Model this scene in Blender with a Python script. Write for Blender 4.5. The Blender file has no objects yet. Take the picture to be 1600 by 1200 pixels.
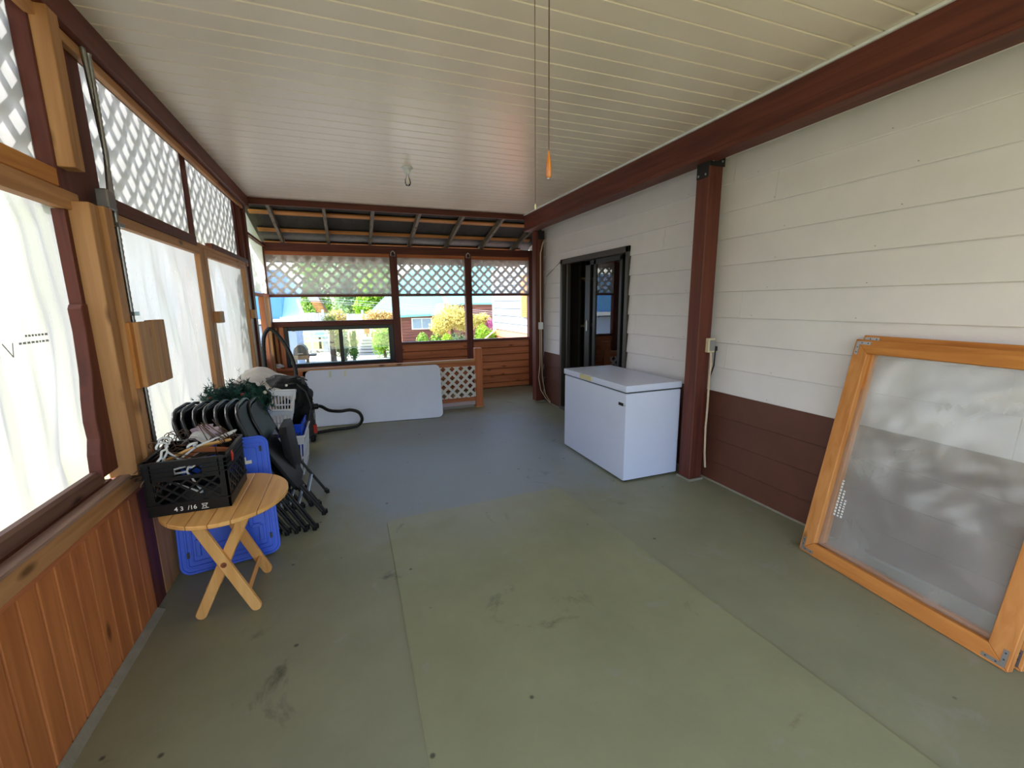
import bpy, bmesh, math, random
from mathutils import Vector, Matrix, noise
random.seed(7)
sc = bpy.context.scene
COL = sc.collection
R = math.radians

# ------------------------------------------------------------------ camera, sky, sun, exposure
H = 1.6
YAW, PIT, ROL, FPX = .3604, .18573, -.01273, 673.2
fw = Vector((math.sin(YAW)*math.cos(PIT), math.cos(YAW)*math.cos(PIT), -math.sin(PIT)))
r0 = Vector((math.cos(YAW), -math.sin(YAW), 0)); u0 = r0.cross(fw)
r2 = r0*math.cos(ROL) + u0*math.sin(ROL); u2 = u0*math.cos(ROL) - r0*math.sin(ROL)
cam = bpy.data.cameras.new('camera'); cam.sensor_width = 36; cam.lens = FPX/1600*36
cam.clip_start = .02; cam.clip_end = 500
co = bpy.data.objects.new('camera', cam); COL.objects.link(co)
M = Matrix((( r2.x, u2.x, -fw.x, 0), (r2.y, u2.y, -fw.y, 0), (r2.z, u2.z, -fw.z, H), (0, 0, 0, 1)))
co.matrix_world = M
sc.camera = co

SUN = Vector((-.68, .10, .715)).normalized()
w = bpy.data.worlds.new('sky'); sc.world = w; w.use_nodes = True
nt = w.node_tree; nt.nodes.clear()
sky = nt.nodes.new('ShaderNodeTexSky'); sky.sky_type = 'NISHITA'; sky.sun_disc = False
sky.sun_elevation = math.asin(SUN.z); sky.sun_rotation = math.atan2(SUN.x, SUN.y)
sky.air_density = 1.0; sky.dust_density = 2.0; sky.ozone_density = 1.0
bg = nt.nodes.new('ShaderNodeBackground'); bg.inputs['Strength'].default_value = .62
wo = nt.nodes.new('ShaderNodeOutputWorld')
nt.links.new(sky.outputs[0], bg.inputs[0]); nt.links.new(bg.outputs[0], wo.inputs[0])
sl = bpy.data.lights.new('sun', 'SUN'); sl.energy = 7.0; sl.angle = R(.6); sl.color = (1, .965, .91)
so = bpy.data.objects.new('sun', sl); COL.objects.link(so)
so.rotation_euler = SUN.to_track_quat('Z', 'Y').to_euler(); so.location = SUN*40

vs = sc.view_settings
sc.display_settings.display_device = 'sRGB'
vs.view_transform = 'Standard'; vs.look = 'None'; vs.exposure = .60; vs.gamma = 1.0; vs.use_curve_mapping = False
sc.cycles.use_denoising = True
sc.cycles.max_bounces = 12; sc.cycles.diffuse_bounces = 6; sc.cycles.transparent_max_bounces = 24
sc.cycles.caustics_reflective = False; sc.cycles.caustics_refractive = False
sc.cycles.sample_clamp_indirect = 6

# ------------------------------------------------------------------ materials
def lin(c):
    return tuple((x/255/12.92 if x/255 <= .04045 else ((x/255+.055)/1.055)**2.4) for x in c) + (1,)
def newmat(name):
    m = bpy.data.materials.new(name); m.use_nodes = True
    n = m.node_tree.nodes; b = n['Principled BSDF']
    return m, n, m.node_tree.links, b
def ramp(n, stops):
    r = n.new('ShaderNodeValToRGB'); e = r.color_ramp.elements
    while len(e) < len(stops): e.new(.5)
    for i, (p, c) in enumerate(stops): e[i].position = p; e[i].color = c
    return r
def mat(name, c, rough=.5, var=.12, scale=6, bump=.0, metal=0, spec=.4, c2=None, rnd=0.0, stretch=(1, 1, 1), bscale=None):
    m, n, L, b = newmat(name)
    base = lin(c); c2 = lin(c2) if c2 else tuple(x*(1-var) for x in base[:3])+(1,)
    tc = n.new('ShaderNodeTexCoord'); mp = n.new('ShaderNodeMapping'); mp.inputs['Scale'].default_value = stretch
    L.new(tc.outputs['Object'], mp.inputs[0])
    nz = n.new('ShaderNodeTexNoise'); nz.inputs['Scale'].default_value = scale; nz.inputs['Detail'].default_value = 6
    nz.inputs['Roughness'].default_value = .6
    L.new(mp.outputs[0], nz.inputs['Vector'])
    rp = ramp(n, [(.33, c2), (.67, base)]); L.new(nz.outputs['Fac'], rp.inputs[0])
    out = rp.outputs[0]
    if rnd:
        oi = n.new('ShaderNodeObjectInfo'); mr = n.new('ShaderNodeMapRange')
        mr.inputs['To Min'].default_value = 1-rnd; mr.inputs['To Max'].default_value = 1+rnd
        L.new(oi.outputs['Random'], mr.inputs[0])
        hs = n.new('ShaderNodeHueSaturation'); L.new(mr.outputs[0], hs.inputs['Value']); L.new(out, hs.inputs['Color']); out = hs.outputs[0]
    L.new(out, b.inputs['Base Color'])
    b.inputs['Roughness'].default_value = rough; b.inputs['Metallic'].default_value = metal
    b.inputs['Specular IOR Level'].default_value = spec
    if bump:
        n2 = n.new('ShaderNodeTexNoise'); n2.inputs['Scale'].default_value = bscale or scale*6; n2.inputs['Detail'].default_value = 4
        L.new(mp.outputs[0], n2.inputs['Vector'])
        bp = n.new('ShaderNodeBump'); bp.inputs['Strength'].default_value = bump; bp.inputs['Distance'].default_value = .01
        L.new(n2.outputs['Fac'], bp.inputs['Height']); L.new(bp.outputs[0], b.inputs['Normal'])
    return m
def wood(name, light, dark, axis, rough=.6, rnd=.12, knots=True, gscale=9, spec=.3):
    m, n, L, b = newmat(name)
    tc = n.new('ShaderNodeTexCoord'); mp = n.new('ShaderNodeMapping')
    s = [gscale*2.2]*3; s['xyz'.index(axis)] = gscale*.12
    mp.inputs['Scale'].default_value = s
    oi = n.new('ShaderNodeObjectInfo'); ml = n.new('ShaderNodeMath'); ml.operation = 'MULTIPLY'; ml.inputs[1].default_value = 37
    L.new(oi.outputs['Random'], ml.inputs[0])
    ad = n.new('ShaderNodeVectorMath'); ad.operation = 'ADD'
    L.new(tc.outputs['Object'], ad.inputs[0]); L.new(ml.outputs[0], ad.inputs[1]); L.new(ad.outputs[0], mp.inputs[0])
    nz = n.new('ShaderNodeTexNoise'); nz.inputs['Scale'].default_value = 1.0; nz.inputs['Detail'].default_value = 8
    nz.inputs['Distortion'].default_value = .9; L.new(mp.outputs[0], nz.inputs['Vector'])
    rp = ramp(n, [(.3, lin(dark)), (.7, lin(light))]); L.new(nz.outputs['Fac'], rp.inputs[0])
    out = rp.outputs[0]
    if knots:
        mk = n.new('ShaderNodeMapping'); ks = [7.0]*3; ks['xyz'.index(axis)] = 2.6; mk.inputs['Scale'].default_value = ks
        L.new(ad.outputs[0], mk.inputs[0])
        vo = n.new('ShaderNodeTexVoronoi'); vo.inputs['Scale'].default_value = 1; L.new(mk.outputs[0], vo.inputs['Vector'])
        kr = ramp(n, [(.06, (1, 1, 1, 1)), (.16, (0, 0, 0, 1))]); L.new(vo.outputs['Distance'], kr.inputs[0])
        mx = n.new('ShaderNodeMix'); mx.data_type = 'RGBA'
        kd = tuple(x*.45 for x in lin(dark)[:3])+(1,)
        L.new(kr.outputs[0], mx.inputs['Factor']); L.new(out, mx.inputs['A']); mx.inputs['B'].default_value = kd
        out = mx.outputs['Result']
    mr = n.new('ShaderNodeMapRange'); mr.inputs['To Min'].default_value = 1-rnd; mr.inputs['To Max'].default_value = 1+rnd
    L.new(oi.outputs['Random'], mr.inputs[0])
    hs = n.new('ShaderNodeHueSaturation'); L.new(mr.outputs[0], hs.inputs['Value']); L.new(out, hs.inputs['Color'])
    L.new(hs.outputs[0], b.inputs['Base Color'])
    b.inputs['Roughness'].default_value = rough; b.inputs['Specular IOR Level'].default_value = spec
    bp = n.new('ShaderNodeBump'); bp.inputs['Strength'].default_value = .25; bp.inputs['Distance'].default_value = .004
    L.new(nz.outputs['Fac'], bp.inputs['Height']); L.new(bp.outputs[0], b.inputs['Normal'])
    return m
def film(name, transp, transl, gloss=.06, tint=(1, 1, 1), diff=.25, rough=.25, bump=.5, refr=0.0, tl_level=1.0, rrough=.42, nscale=7, dist=1.5):
    m = bpy.data.materials.new(name); m.use_nodes = True; n = m.node_tree.nodes; L = m.node_tree.links; n.clear()
    o = n.new('ShaderNodeOutputMaterial')
    tc = n.new('ShaderNodeTexCoord'); nz = n.new('ShaderNodeTexNoise'); nz.inputs['Scale'].default_value = nscale; nz.inputs['Detail'].default_value = 3
    nz.inputs['Distortion'].default_value = dist
    L.new(tc.outputs['Object'], nz.inputs['Vector'])
    bp = n.new('ShaderNodeBump'); bp.inputs['Strength'].default_value = bump; bp.inputs['Distance'].default_value = .02; L.new(nz.outputs['Fac'], bp.inputs['Height'])
    tl = n.new('ShaderNodeBsdfTranslucent'); tl.inputs[0].default_value = (*[v*tl_level for v in tint], 1); L.new(bp.outputs[0], tl.inputs['Normal'])
    df = n.new('ShaderNodeBsdfDiffuse'); df.inputs[0].default_value = (.8, .8, .8, 1); L.new(bp.outputs[0], df.inputs['Normal'])
    a = n.new('ShaderNodeMixShader'); a.inputs[0].default_value = diff; L.new(tl.outputs[0], a.inputs[1]); L.new(df.outputs[0], a.inputs[2])
    if refr:
        rf_n = n.new('ShaderNodeBsdfRefraction'); rf_n.inputs['Roughness'].default_value = rrough; rf_n.inputs['IOR'].default_value = 1.12
        L.new(bp.outputs[0], rf_n.inputs['Normal'])
        a2 = n.new('ShaderNodeMixShader'); a2.inputs[0].default_value = refr; L.new(a.outputs[0], a2.inputs[1]); L.new(rf_n.outputs[0], a2.inputs[2]); a = a2
    tr = n.new('ShaderNodeBsdfTransparent'); tr.inputs[0].default_value = (.95, .96, .97, 1)
    mr = n.new('ShaderNodeMapRange'); mr.inputs['From Min'].default_value = .3; mr.inputs['From Max'].default_value = .7
    mr.inputs['To Min'].default_value = max(0, transp-.08) if transp else 0; mr.inputs['To Max'].default_value = min(1, transp+.08) if transp else 0
    L.new(nz.outputs['Fac'], mr.inputs[0])
    c = n.new('ShaderNodeMixShader'); L.new(mr.outputs[0], c.inputs[0]); L.new(a.outputs[0], c.inputs[1]); L.new(tr.outputs[0], c.inputs[2])
    g = n.new('ShaderNodeBsdfGlossy'); g.inputs['Roughness'].default_value = rough; L.new(bp.outputs[0], g.inputs['Normal'])
    d = n.new('ShaderNodeMixShader'); d.inputs[0].default_value = gloss; L.new(c.outputs[0], d.inputs[1]); L.new(g.outputs[0], d.inputs[2])
    L.new(d.outputs[0], o.inputs[0])
    return m
def glass(name, tint=(.9, .95, .93), refl=.08):
    m = bpy.data.materials.new(name); m.use_nodes = True; n = m.node_tree.nodes; L = m.node_tree.links; n.clear()
    o = n.new('ShaderNodeOutputMaterial'); tr = n.new('ShaderNodeBsdfTransparent'); tr.inputs[0].default_value = (*tint, 1)
    g = n.new('ShaderNodeBsdfGlossy'); g.inputs['Roughness'].default_value = .02
    fr = n.new('ShaderNodeFresnel'); fr.inputs[0].default_value = 1.5
    ml = n.new('ShaderNodeMath'); ml.operation = 'MULTIPLY_ADD'; ml.inputs[1].default_value = 1.0; ml.inputs[2].default_value = refl
    L.new(fr.outputs[0], ml.inputs[0])
    mx = n.new('ShaderNodeMixShader'); L.new(ml.outputs[0], mx.inputs[0]); L.new(tr.outputs[0], mx.inputs[1]); L.new(g.outputs[0], mx.inputs[2])
    L.new(mx.outputs[0], o.inputs[0])
    return m
def leafmat(name, a, b_, rough=.6):
    m, n, L, b = newmat(name)
    tc = n.new('ShaderNodeTexCoord'); nz = n.new('ShaderNodeTexNoise'); nz.inputs['Scale'].default_value = 5; nz.inputs['Detail'].default_value = 5
    L.new(tc.outputs['Object'], nz.inputs['Vector'])
    rp = ramp(n, [(.35, lin(a)), (.65, lin(b_))]); L.new(nz.outputs['Fac'], rp.inputs[0]); L.new(rp.outputs[0], b.inputs['Base Color'])
    b.inputs['Roughness'].default_value = rough; b.inputs['Specular IOR Level'].default_value = .2
    tl = n.new('ShaderNodeBsdfTranslucent'); L.new(rp.outputs[0], tl.inputs[0]); mx = n.new('ShaderNodeMixShader'); mx.inputs[0].default_value = .45
    L.new(b.outputs[0], mx.inputs[1]); L.new(tl.outputs[0], mx.inputs[2]); L.new(mx.outputs[0], n['Material Output'].inputs[0])
    return m
def floormat(name, green, blue, blue_amt):
    m, n, L, b = newmat(name)
    tc = n.new('ShaderNodeTexCoord')
    def nz(scale, det=6, st=(1, 1, 1), dist=0):
        mp = n.new('ShaderNodeMapping'); mp.inputs['Scale'].default_value = st; L.new(tc.outputs['Object'], mp.inputs[0])
        z = n.new('ShaderNodeTexNoise'); z.inputs['Scale'].default_value = scale; z.inputs['Detail'].default_value = det; z.inputs['Roughness'].default_value = .65
        z.inputs['Distortion'].default_value = dist; L.new(mp.outputs[0], z.inputs['Vector']); return z.outputs['Fac']
    def mix(f, a, c):
        x = n.new('ShaderNodeMix'); x.data_type = 'RGBA'; L.new(f, x.inputs['Factor'])
        for s, v in (('A', a), ('B', c)):
            if isinstance(v, tuple): x.inputs[s].default_value = v
            else: L.new(v, x.inputs[s])
        return x.outputs['Result']
    base = ramp(n, [(.3, tuple(v*.82 for v in lin(green)[:3])+(1,)), (.7, lin(green))]); L.new(nz(2.2, 8), base.inputs[0])
    # bluish grey tint blended in over an ellipse, broken up by noise
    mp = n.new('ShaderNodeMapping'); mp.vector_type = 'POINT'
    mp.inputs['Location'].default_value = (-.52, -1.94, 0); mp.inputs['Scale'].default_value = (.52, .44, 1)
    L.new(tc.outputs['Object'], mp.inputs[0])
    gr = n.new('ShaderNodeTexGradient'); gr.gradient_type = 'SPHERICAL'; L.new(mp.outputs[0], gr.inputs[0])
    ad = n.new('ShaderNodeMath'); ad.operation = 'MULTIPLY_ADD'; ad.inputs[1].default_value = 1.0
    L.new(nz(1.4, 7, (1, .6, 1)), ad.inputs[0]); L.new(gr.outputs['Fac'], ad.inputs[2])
    wr = ramp(n, [(.62, (0, 0, 0, 1)), (.95, (blue_amt, blue_amt, blue_amt, 1))]); L.new(ad.outputs[0], wr.inputs[0])
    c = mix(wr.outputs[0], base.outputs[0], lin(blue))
    sc1 = ramp(n, [(.60, (0, 0, 0, 1)), (.72, (.7, .7, .7, 1))]); L.new(nz(3.4, 9, dist=.8), sc1.inputs[0])
    c = mix(sc1.outputs[0], c, lin((150, 150, 142)))
    st = ramp(n, [(.62, (0, 0, 0, 1)), (.74, (.7, .7, .7, 1))]); L.new(nz(1.7, 9, dist=1.4), st.inputs[0])
    c = mix(st.outputs[0], c, lin((58, 56, 44)))
    vo = n.new('ShaderNodeTexVoronoi'); vo.inputs['Scale'].default_value = 4.5; L.new(tc.outputs['Object'], vo.inputs['Vector'])
    sp = ramp(n, [(.03, (.8, .8, .8, 1)), (.06, (0, 0, 0, 1))]); L.new(vo.outputs['Distance'], sp.inputs[0])
    c = mix(sp.outputs[0], c, lin((45, 45, 45)))
    L.new(c, b.inputs['Base Color'])
    b.inputs['Roughness'].default_value = .5; b.inputs['Specular IOR Level'].default_value = .45
    bp = n.new('ShaderNodeBump'); bp.inputs['Strength'].default_value = .12; bp.inputs['Distance'].default_value = .01
    L.new(nz(18, 6), bp.inputs['Height']); L.new(bp.outputs[0], b.inputs['Normal'])
    return m

BROWN = (82, 44, 37)
m_brown = {a: wood('brown_stain_'+a, (110, 58, 46), (80, 40, 34), a, rough=.55, knots=False, rnd=.06) for a in 'xyz'}
m_pine = {a: wood('pine_'+a, (200, 150, 104), (166, 116, 74), a, rnd=.08) for a in 'xyz'}
m_orange = {a: wood('orange_pine_'+a, (206, 142, 78), (172, 108, 52), a, rnd=.06) for a in 'xyz'}
m_cedar = {a: wood('cedar_'+a, (204, 126, 82), (166, 94, 60), a, rnd=.1) for a in 'xyz'}
m_wains = wood('wainscot_pine', (206, 130, 76), (172, 100, 56), 'z', rnd=.08)
m_furn = {a: wood('furniture_pine_'+a, (244, 190, 120), (222, 160, 92), a, rough=.4, rnd=.04) for a in 'xyz'}
m_sill = wood('weathered_sill', (170, 140, 128), (120, 92, 80), 'y', rnd=.05)
m_oldbrown = wood('old_brown_rail', (130, 98, 84), (84, 52, 44), 'y', rnd=.05)
m_rafter = wood('grey_rafter', (128, 118, 106), (84, 76, 68), 'y', rnd=.12)
m_tar = mat('tar_paper', (40, 37, 34), .7, scale=5, bump=.6, c2=(22, 20, 19), stretch=(2, .4, 1))
m_white = mat('white_siding', (230, 226, 232), .5, .06, 3, .05, rnd=.015)
m_bsid = mat('brown_siding', (96, 57, 45), .55, .2, 4, .1, rnd=.04)
m_soffit = mat('cream_soffit', (238, 226, 214), .30, .06, 3, rnd=.02)
m_slat = mat('white_lattice', (222, 216, 206), .5, .08, 8)
m_slat_b = mat('weathered_lattice', (214, 208, 202), .55, .1, 8)
m_film = film('milky_film', 0, .8, .05, (.93, .97, 1), .12, .3, .22, refr=.36, tl_level=.235, rrough=.62, nscale=3, dist=.6)
m_film_end = film('brightened_end_film', 0, .8, .04, (1, 1, 1), .1, .3, .22, refr=.2, tl_level=1.0, rrough=.6, nscale=3)  # milky film copy, translucency raised to stand in for blocked sun
m_film_up = film('milky_film_over_lattice', 0, .5, .05, (.95, .98, 1), .15, refr=.42, tl_level=.50, rrough=.2, nscale=3, dist=.5)
m_film_back = film('dusty_film_over_lattice', .60, .45, .03, (1, 1, 1), .12, nscale=3)
m_film_screen = film('clear_film', .74, .3, .075, (1, 1, 1), .75, .22, .6, nscale=2.2, dist=.8)
m_glass = glass('window_glass')
m_glass_d = glass('door_glass', (.75, .8, .78), .10)
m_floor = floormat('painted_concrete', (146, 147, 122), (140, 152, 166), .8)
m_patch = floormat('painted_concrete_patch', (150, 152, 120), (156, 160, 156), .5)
m_conc = mat('bare_concrete', (150, 146, 132), .8, .25, 8, .4)
m_alu = mat('dark_bronze_metal', (64, 58, 54), .4, .1, 5, spec=.5)
m_dark = mat('dark_frame', (34, 33, 34), .4, .1, 5)
m_black = mat('black_plastic', (16, 16, 19), .42, .2, 6, spec=.35)
m_blackpaint = mat('black_steel', (18, 18, 20), .35, .15, 6, spec=.5)
m_vinyl = mat('black_vinyl', (17, 17, 21), .5, .15, 20, .1, spec=.25)
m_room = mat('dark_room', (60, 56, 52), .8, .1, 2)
m_tan = mat('tan_board', (150, 130, 105), .6, .1, 5)
m_curtain = mat('grey_curtain', (222, 228, 222), .8, .1, 4)
m_enamel = mat('white_enamel', (218, 226, 255), .3, .03, 2, spec=.5)
m_yell = mat('yellowed_plastic', (216, 206, 160), .4, .08, 8)
m_tabw = mat('white_table_plastic', (218, 224, 246), .45, .05, 3, .06)
m_steel = mat('zinc_steel', (170, 170, 172), .35, .15, 10, metal=.9)
m_iron = mat('black_bracket', (20, 20, 22), .5, .2, 8)
m_ivory = mat('ivory_plastic', (214, 204, 176), .4, .1, 8)
m_cord = mat('beige_cord', (206, 186, 162), .5, .1, 10)
m_blue = mat('blue_plastic', (26, 78, 226), .4, .1, 4, spec=.4)
m_bluelid = mat('blue_lid_plastic', (10, 82, 232), .35, .08, 4, spec=.4)
m_wplastic = mat('white_plastic', (232, 234, 240), .4, .05, 4)
m_wire = mat('brown_wire', (96, 74, 58), .4, .3, 14, metal=.5)
m_lilac = mat('lilac_cloth', (206, 184, 200), .8, .1, 14, .3)
m_red = mat('red_plastic', (214, 58, 40), .4, .1, 6)
m_greyp = mat('grey_plastic', (70, 68, 70), .45, .12, 6)
m_cloth = mat('black_cloth', (16, 16, 18), .75, .3, 10, .5)
m_foam = mat('white_padding', (226, 220, 214), .7, .08, 6, .4)
m_needle = leafmat('garland_green', (16, 46, 42), (48, 92, 80))
m_print = mat('print_white', (235, 235, 235), .6, .02, 4)
m_printg = mat('print_grey', (190, 196, 208), .6, .1, 4)
m_paper = mat('paper_tag', (228, 224, 214), .7, .05, 6)
m_bulb = glass('clear_bulb', (.95, .93, .9), .12)
m_amber = wood('amber_wood', (216, 136, 52), (160, 84, 30), 'z', rough=.25, rnd=0, knots=False, gscale=40, spec=.6)

# ------------------------------------------------------------------ mesh helpers
ORG = {}
class MB:
    def __init__(s): s.v = []; s.f = []
    def add(s, vs_, fs):
        o = len(s.v); s.v += [Vector(p) for p in vs_]; s.f += [tuple(i+o for i in f) for f in fs]; return s
    def box(s, x0, x1, y0, y1, z0, z1):
        return s.hexa([(x0, y0, z0), (x1, y0, z0), (x1, y1, z0), (x0, y1, z0), (x0, y0, z1), (x1, y0, z1), (x1, y1, z1), (x0, y1, z1)])
    def hexa(s, p):
        return s.add(p, [(3, 2, 1, 0), (4, 5, 6, 7), (0, 1, 5, 4), (1, 2, 6, 5), (2, 3, 7, 6), (3, 0, 4, 7)])
    def obox(s, c, ex, ey, ez):      # centre and half-extent vectors
        c, ex, ey, ez = map(Vector, (c, ex, ey, ez))
        return s.hexa([c-ex-ey-ez, c+ex-ey-ez, c+ex+ey-ez, c-ex+ey-ez, c-ex-ey+ez, c+ex-ey+ez, c+ex+ey+ez, c-ex+ey+ez])
    def bar(s, a, b, w, t, up=(0, 0, 1)):   # rectangular bar from a to b; width w along side, t along normal
        a, b, up = Vector(a), Vector(b), Vector(up); d = (b-a); l = d.length; d.normalize()
        n = up - d*up.dot(d); n.normalize(); sd = d.cross(n)
        return s.obox((a+b)/2, d*l/2, sd*w/2, n*t/2)
    def slab(s, poly, O, eu, ev, en, t0, t1):   # 2D polygon extruded along en
        O, eu, ev, en = map(Vector, (O, eu, ev, en)); n = len(poly)
        lo = [O+eu*p[0]+ev*p[1]+en*t0 for p in poly]; hi = [O+eu*p[0]+ev*p[1]+en*t1 for p in poly]
        fs = [tuple(range(n))[::-1], tuple(range(n, 2*n))]+[(i, (i+1) % n, n+(i+1) % n, n+i) for i in range(n)]
        return s.add(lo+hi, fs)
    def tube(s, pts, r, n=8, caps=True, closed=False):
        pts = [Vector(p) for p in pts]; m = len(pts); rings = []
        up = Vector((0, 0, 1)); prev = None
        for i in range(m):
            if closed: d = pts[(i+1) % m]-pts[i-1]
            else: d = pts[min(i+1, m-1)]-pts[max(i-1, 0)]
            d.normalize()
            if prev is None:
                a = d.orthogonal().normalized()
            else:
                a = prev - d*prev.dot(d); a.normalize()
            prev = a; b = d.cross(a); rr = r[i] if isinstance(r, (list, tuple)) else r
            rings.append([pts[i]+(a*math.cos(2*math.pi*k/n)+b*math.sin(2*math.pi*k/n))*rr for k in range(n)])
        fs = []
        for i in range(m if closed else m-1):
            j = (i+1) % m
            for k in range(n): fs.append((i*n+k, i*n+(k+1) % n, j*n+(k+1) % n, j*n+k))
        if caps and not closed: fs += [tuple(range(n))[::-1], tuple((m-1)*n+k for k in range(n))]
        return s.add([p for rg in rings for p in rg], fs)
    def lathe(s, c, prof, n=24, axis=(0, 0, 1)):
        c = Vector(c); ax = Vector(axis).normalized(); a = ax.orthogonal().normalized(); b = ax.cross(a)
        vs_ = []; m = len(prof)
        for r, h in prof:
            for k in range(n): vs_.append(c+ax*h+(a*math.cos(2*math.pi*k/n)+b*math.sin(2*math.pi*k/n))*r)
        fs = [(i*n+k, i*n+(k+1) % n, (i+1)*n+(k+1) % n, (i+1)*n+k) for i in range(m-1) for k in range(n)]
        fs += [tuple(range(n))[::-1], tuple((m-1)*n+k for k in range(n))]
        return s.add(vs_, fs)
    def grid(s, fn, nu, nv):
        vs_ = [fn(i/nu, j/nv) for j in range(nv+1) for i in range(nu+1)]
        fs = [(j*(nu+1)+i, j*(nu+1)+i+1, (j+1)*(nu+1)+i+1, (j+1)*(nu+1)+i) for j in range(nv) for i in range(nu)]
        return s.add(vs_, fs)
    def blob(s, c, rad, amp=.2, freq=3, n=20, m=14, seed=0, squash=None):
        c = Vector(c); sd = Vector((seed*3.1, seed*1.7, seed*.9)); vs_ = []
        for j in range(m+1):
            th = math.pi*j/m
            for i in range(n):
                ph = 2*math.pi*i/n; d = Vector((math.sin(th)*math.cos(ph), math.sin(th)*math.sin(ph), math.cos(th)))
                k = 1+amp*noise.noise(d*freq+sd); p = Vector((d.x*rad[0]*k, d.y*rad[1]*k, d.z*rad[2]*k)); vs_.append(c+p)
        fs = [(j*n+i, (j+1)*n+i, (j+1)*n+(i+1) % n, j*n+(i+1) % n) for j in range(m) for i in range(n)]
        return s.add(vs_, fs)
    def build(s, name, material, parent=None, bevel=0, seg=1, smooth=None, kind=None, label=None):
        me = bpy.data.meshes.new(name)
        org = ORG.get(parent.name, Vector()) if parent else Vector()
        me.from_pydata([p-org for p in s.v], [], s.f); me.validate()
        bm = bmesh.new(); bm.from_mesh(me)
        bmesh.ops.recalc_face_normals(bm, faces=bm.faces)
        if bevel:
            es = [e for e in bm.edges if len(e.link_faces) == 2 and e.calc_face_angle(0) > .5]
            bmesh.ops.bevel(bm, geom=es, offset=bevel, segments=seg, affect='EDGES', profile=.7, clamp_overlap=True)
        bm.to_mesh(me); bm.free()
        if smooth:
            for p in me.polygons: p.use_smooth = True
            me.set_sharp_from_angle(angle=R(smooth))
        me.materials.append(material)
        o = bpy.data.objects.new(name, me); COL.objects.link(o)
        if parent: o.parent = parent; ORG[o.name] = org
        if kind: o['kind'] = kind
        if label: o['label'] = label
        return o
def thing(name, label, cat, loc=(0, 0, 0), group=None):
    o = bpy.data.objects.new(name, None); COL.objects.link(o); o.location = loc; o.empty_display_size = .1
    o['label'] = label; o['category'] = cat
    if group: o['group'] = group
    ORG[o.name] = Vector(loc); return o
def tag(o, label, cat, group=None):
    o['label'] = label; o['category'] = cat
    if group: o['group'] = group
    return o
def struct(name, loc=(0, 0, 0)):
    o = bpy.data.objects.new(name, None); COL.objects.link(o); o.location = loc; o['kind'] = 'structure'
    ORG[o.name] = Vector(loc); return o
def holder(name, parent):
    o = bpy.data.objects.new(name, None); COL.objects.link(o); o.parent = parent; ORG[o.name] = ORG[parent.name]; return o
def copy_thing(root, loc, label=None, rot=None):
    c = root.copy(); COL.objects.link(c); c.location = loc
    if rot is not None: c.rotation_euler = rot
    if label: c['label'] = label
    for ch in root.children:
        d = ch.copy(); COL.objects.link(d); d.parent = c
        for g in ch.children:
            e = g.copy(); COL.objects.link(e); e.parent = d
    return c
def B(name, m, parent, x0, x1, y0, y1, z0, z1, bevel=.003, **k):
    return MB().box(x0, x1, y0, y1, z0, z1).build(name, m, parent, bevel=bevel, **k)
def clip(poly, x0, x1, y0, y1):
    for ax, lim, sg in ((0, x0, 1), (0, x1, -1), (1, y0, 1), (1, y1, -1)):
        out = []
        for i in range(len(poly)):
            p, q = poly[i], poly[(i+1) % len(poly)]
            a, b = (p[ax]-lim)*sg, (q[ax]-lim)*sg
            if a >= 0: out.append(p)
            if a*b < 0:
                t = a/(a-b); out.append((p[0]+(q[0]-p[0])*t, p[1]+(q[1]-p[1])*t))
        poly = out
        if len(poly) < 3: return []
    return poly
def lattice(parent, m, O, eu, ev, en, W, Hh, pitch, sw, t, phase=0.0, ang=45):
    """diagonal slats, one object each, in two layers"""
    a = R(ang)
    for lay, sg in ((0, 1), (1, -1)):
        d = Vector((math.cos(a), math.sin(a)*sg)); nrm = Vector((-d.y, d.x))
        cs = [Vector((x, y)).dot(nrm) for x in (0, W) for y in (0, Hh)]
        k = math.floor(min(cs)/pitch)
        while k*pitch < max(cs)+pitch:
            c = nrm*(k*pitch+phase*pitch); L = W+Hh+1; mid = d*(Vector((W/2, Hh/2)).dot(d))
            poly = [tuple(c+mid-d*L-nrm*sw/2), tuple(c+mid+d*L-nrm*sw/2), tuple(c+mid+d*L+nrm*sw/2), tuple(c+mid-d*L+nrm*sw/2)]
            poly = clip(poly, 0, W, 0, Hh); k += 1
            if len(poly) < 3: continue
            ar = abs(sum(poly[i][0]*poly[(i+1) % len(poly)][1]-poly[(i+1) % len(poly)][0]*poly[i][1] for i in range(len(poly))))/2
            if ar < .0004: continue
            MB().slab(poly, O, eu, ev, en, lay*t+.0005*lay, lay*t+t).build('slat', m, parent)
def wavy_film(name, m, parent, O, eu, ev, en, W, Hh, nu=36, nv=36, amp=.012, seed=0, sag=0.0, vert=.5, kind=None):
    O, eu, ev, en = map(Vector, (O, eu, ev, en))
    def fn(u, v):
        e = min(u, 1-u, v, 1-v)*8; e = min(1, e)
        k = noise.noise(Vector((u*W*5+seed, v*Hh*5*vert, seed)))*amp + noise.noise(Vector((u*W*14+seed, v*Hh*9*vert, seed+5)))*amp*.45
        k += sag*math.sin(math.pi*u)*math.sin(math.pi*v)
        return O+eu*u*W+ev*v*Hh+en*k*e
    return MB().grid(fn, nu, nv).build(name, m, parent, smooth=60)
X, Y, Z = (1, 0, 0), (0, 1, 0), (0, 0, 1)

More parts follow.
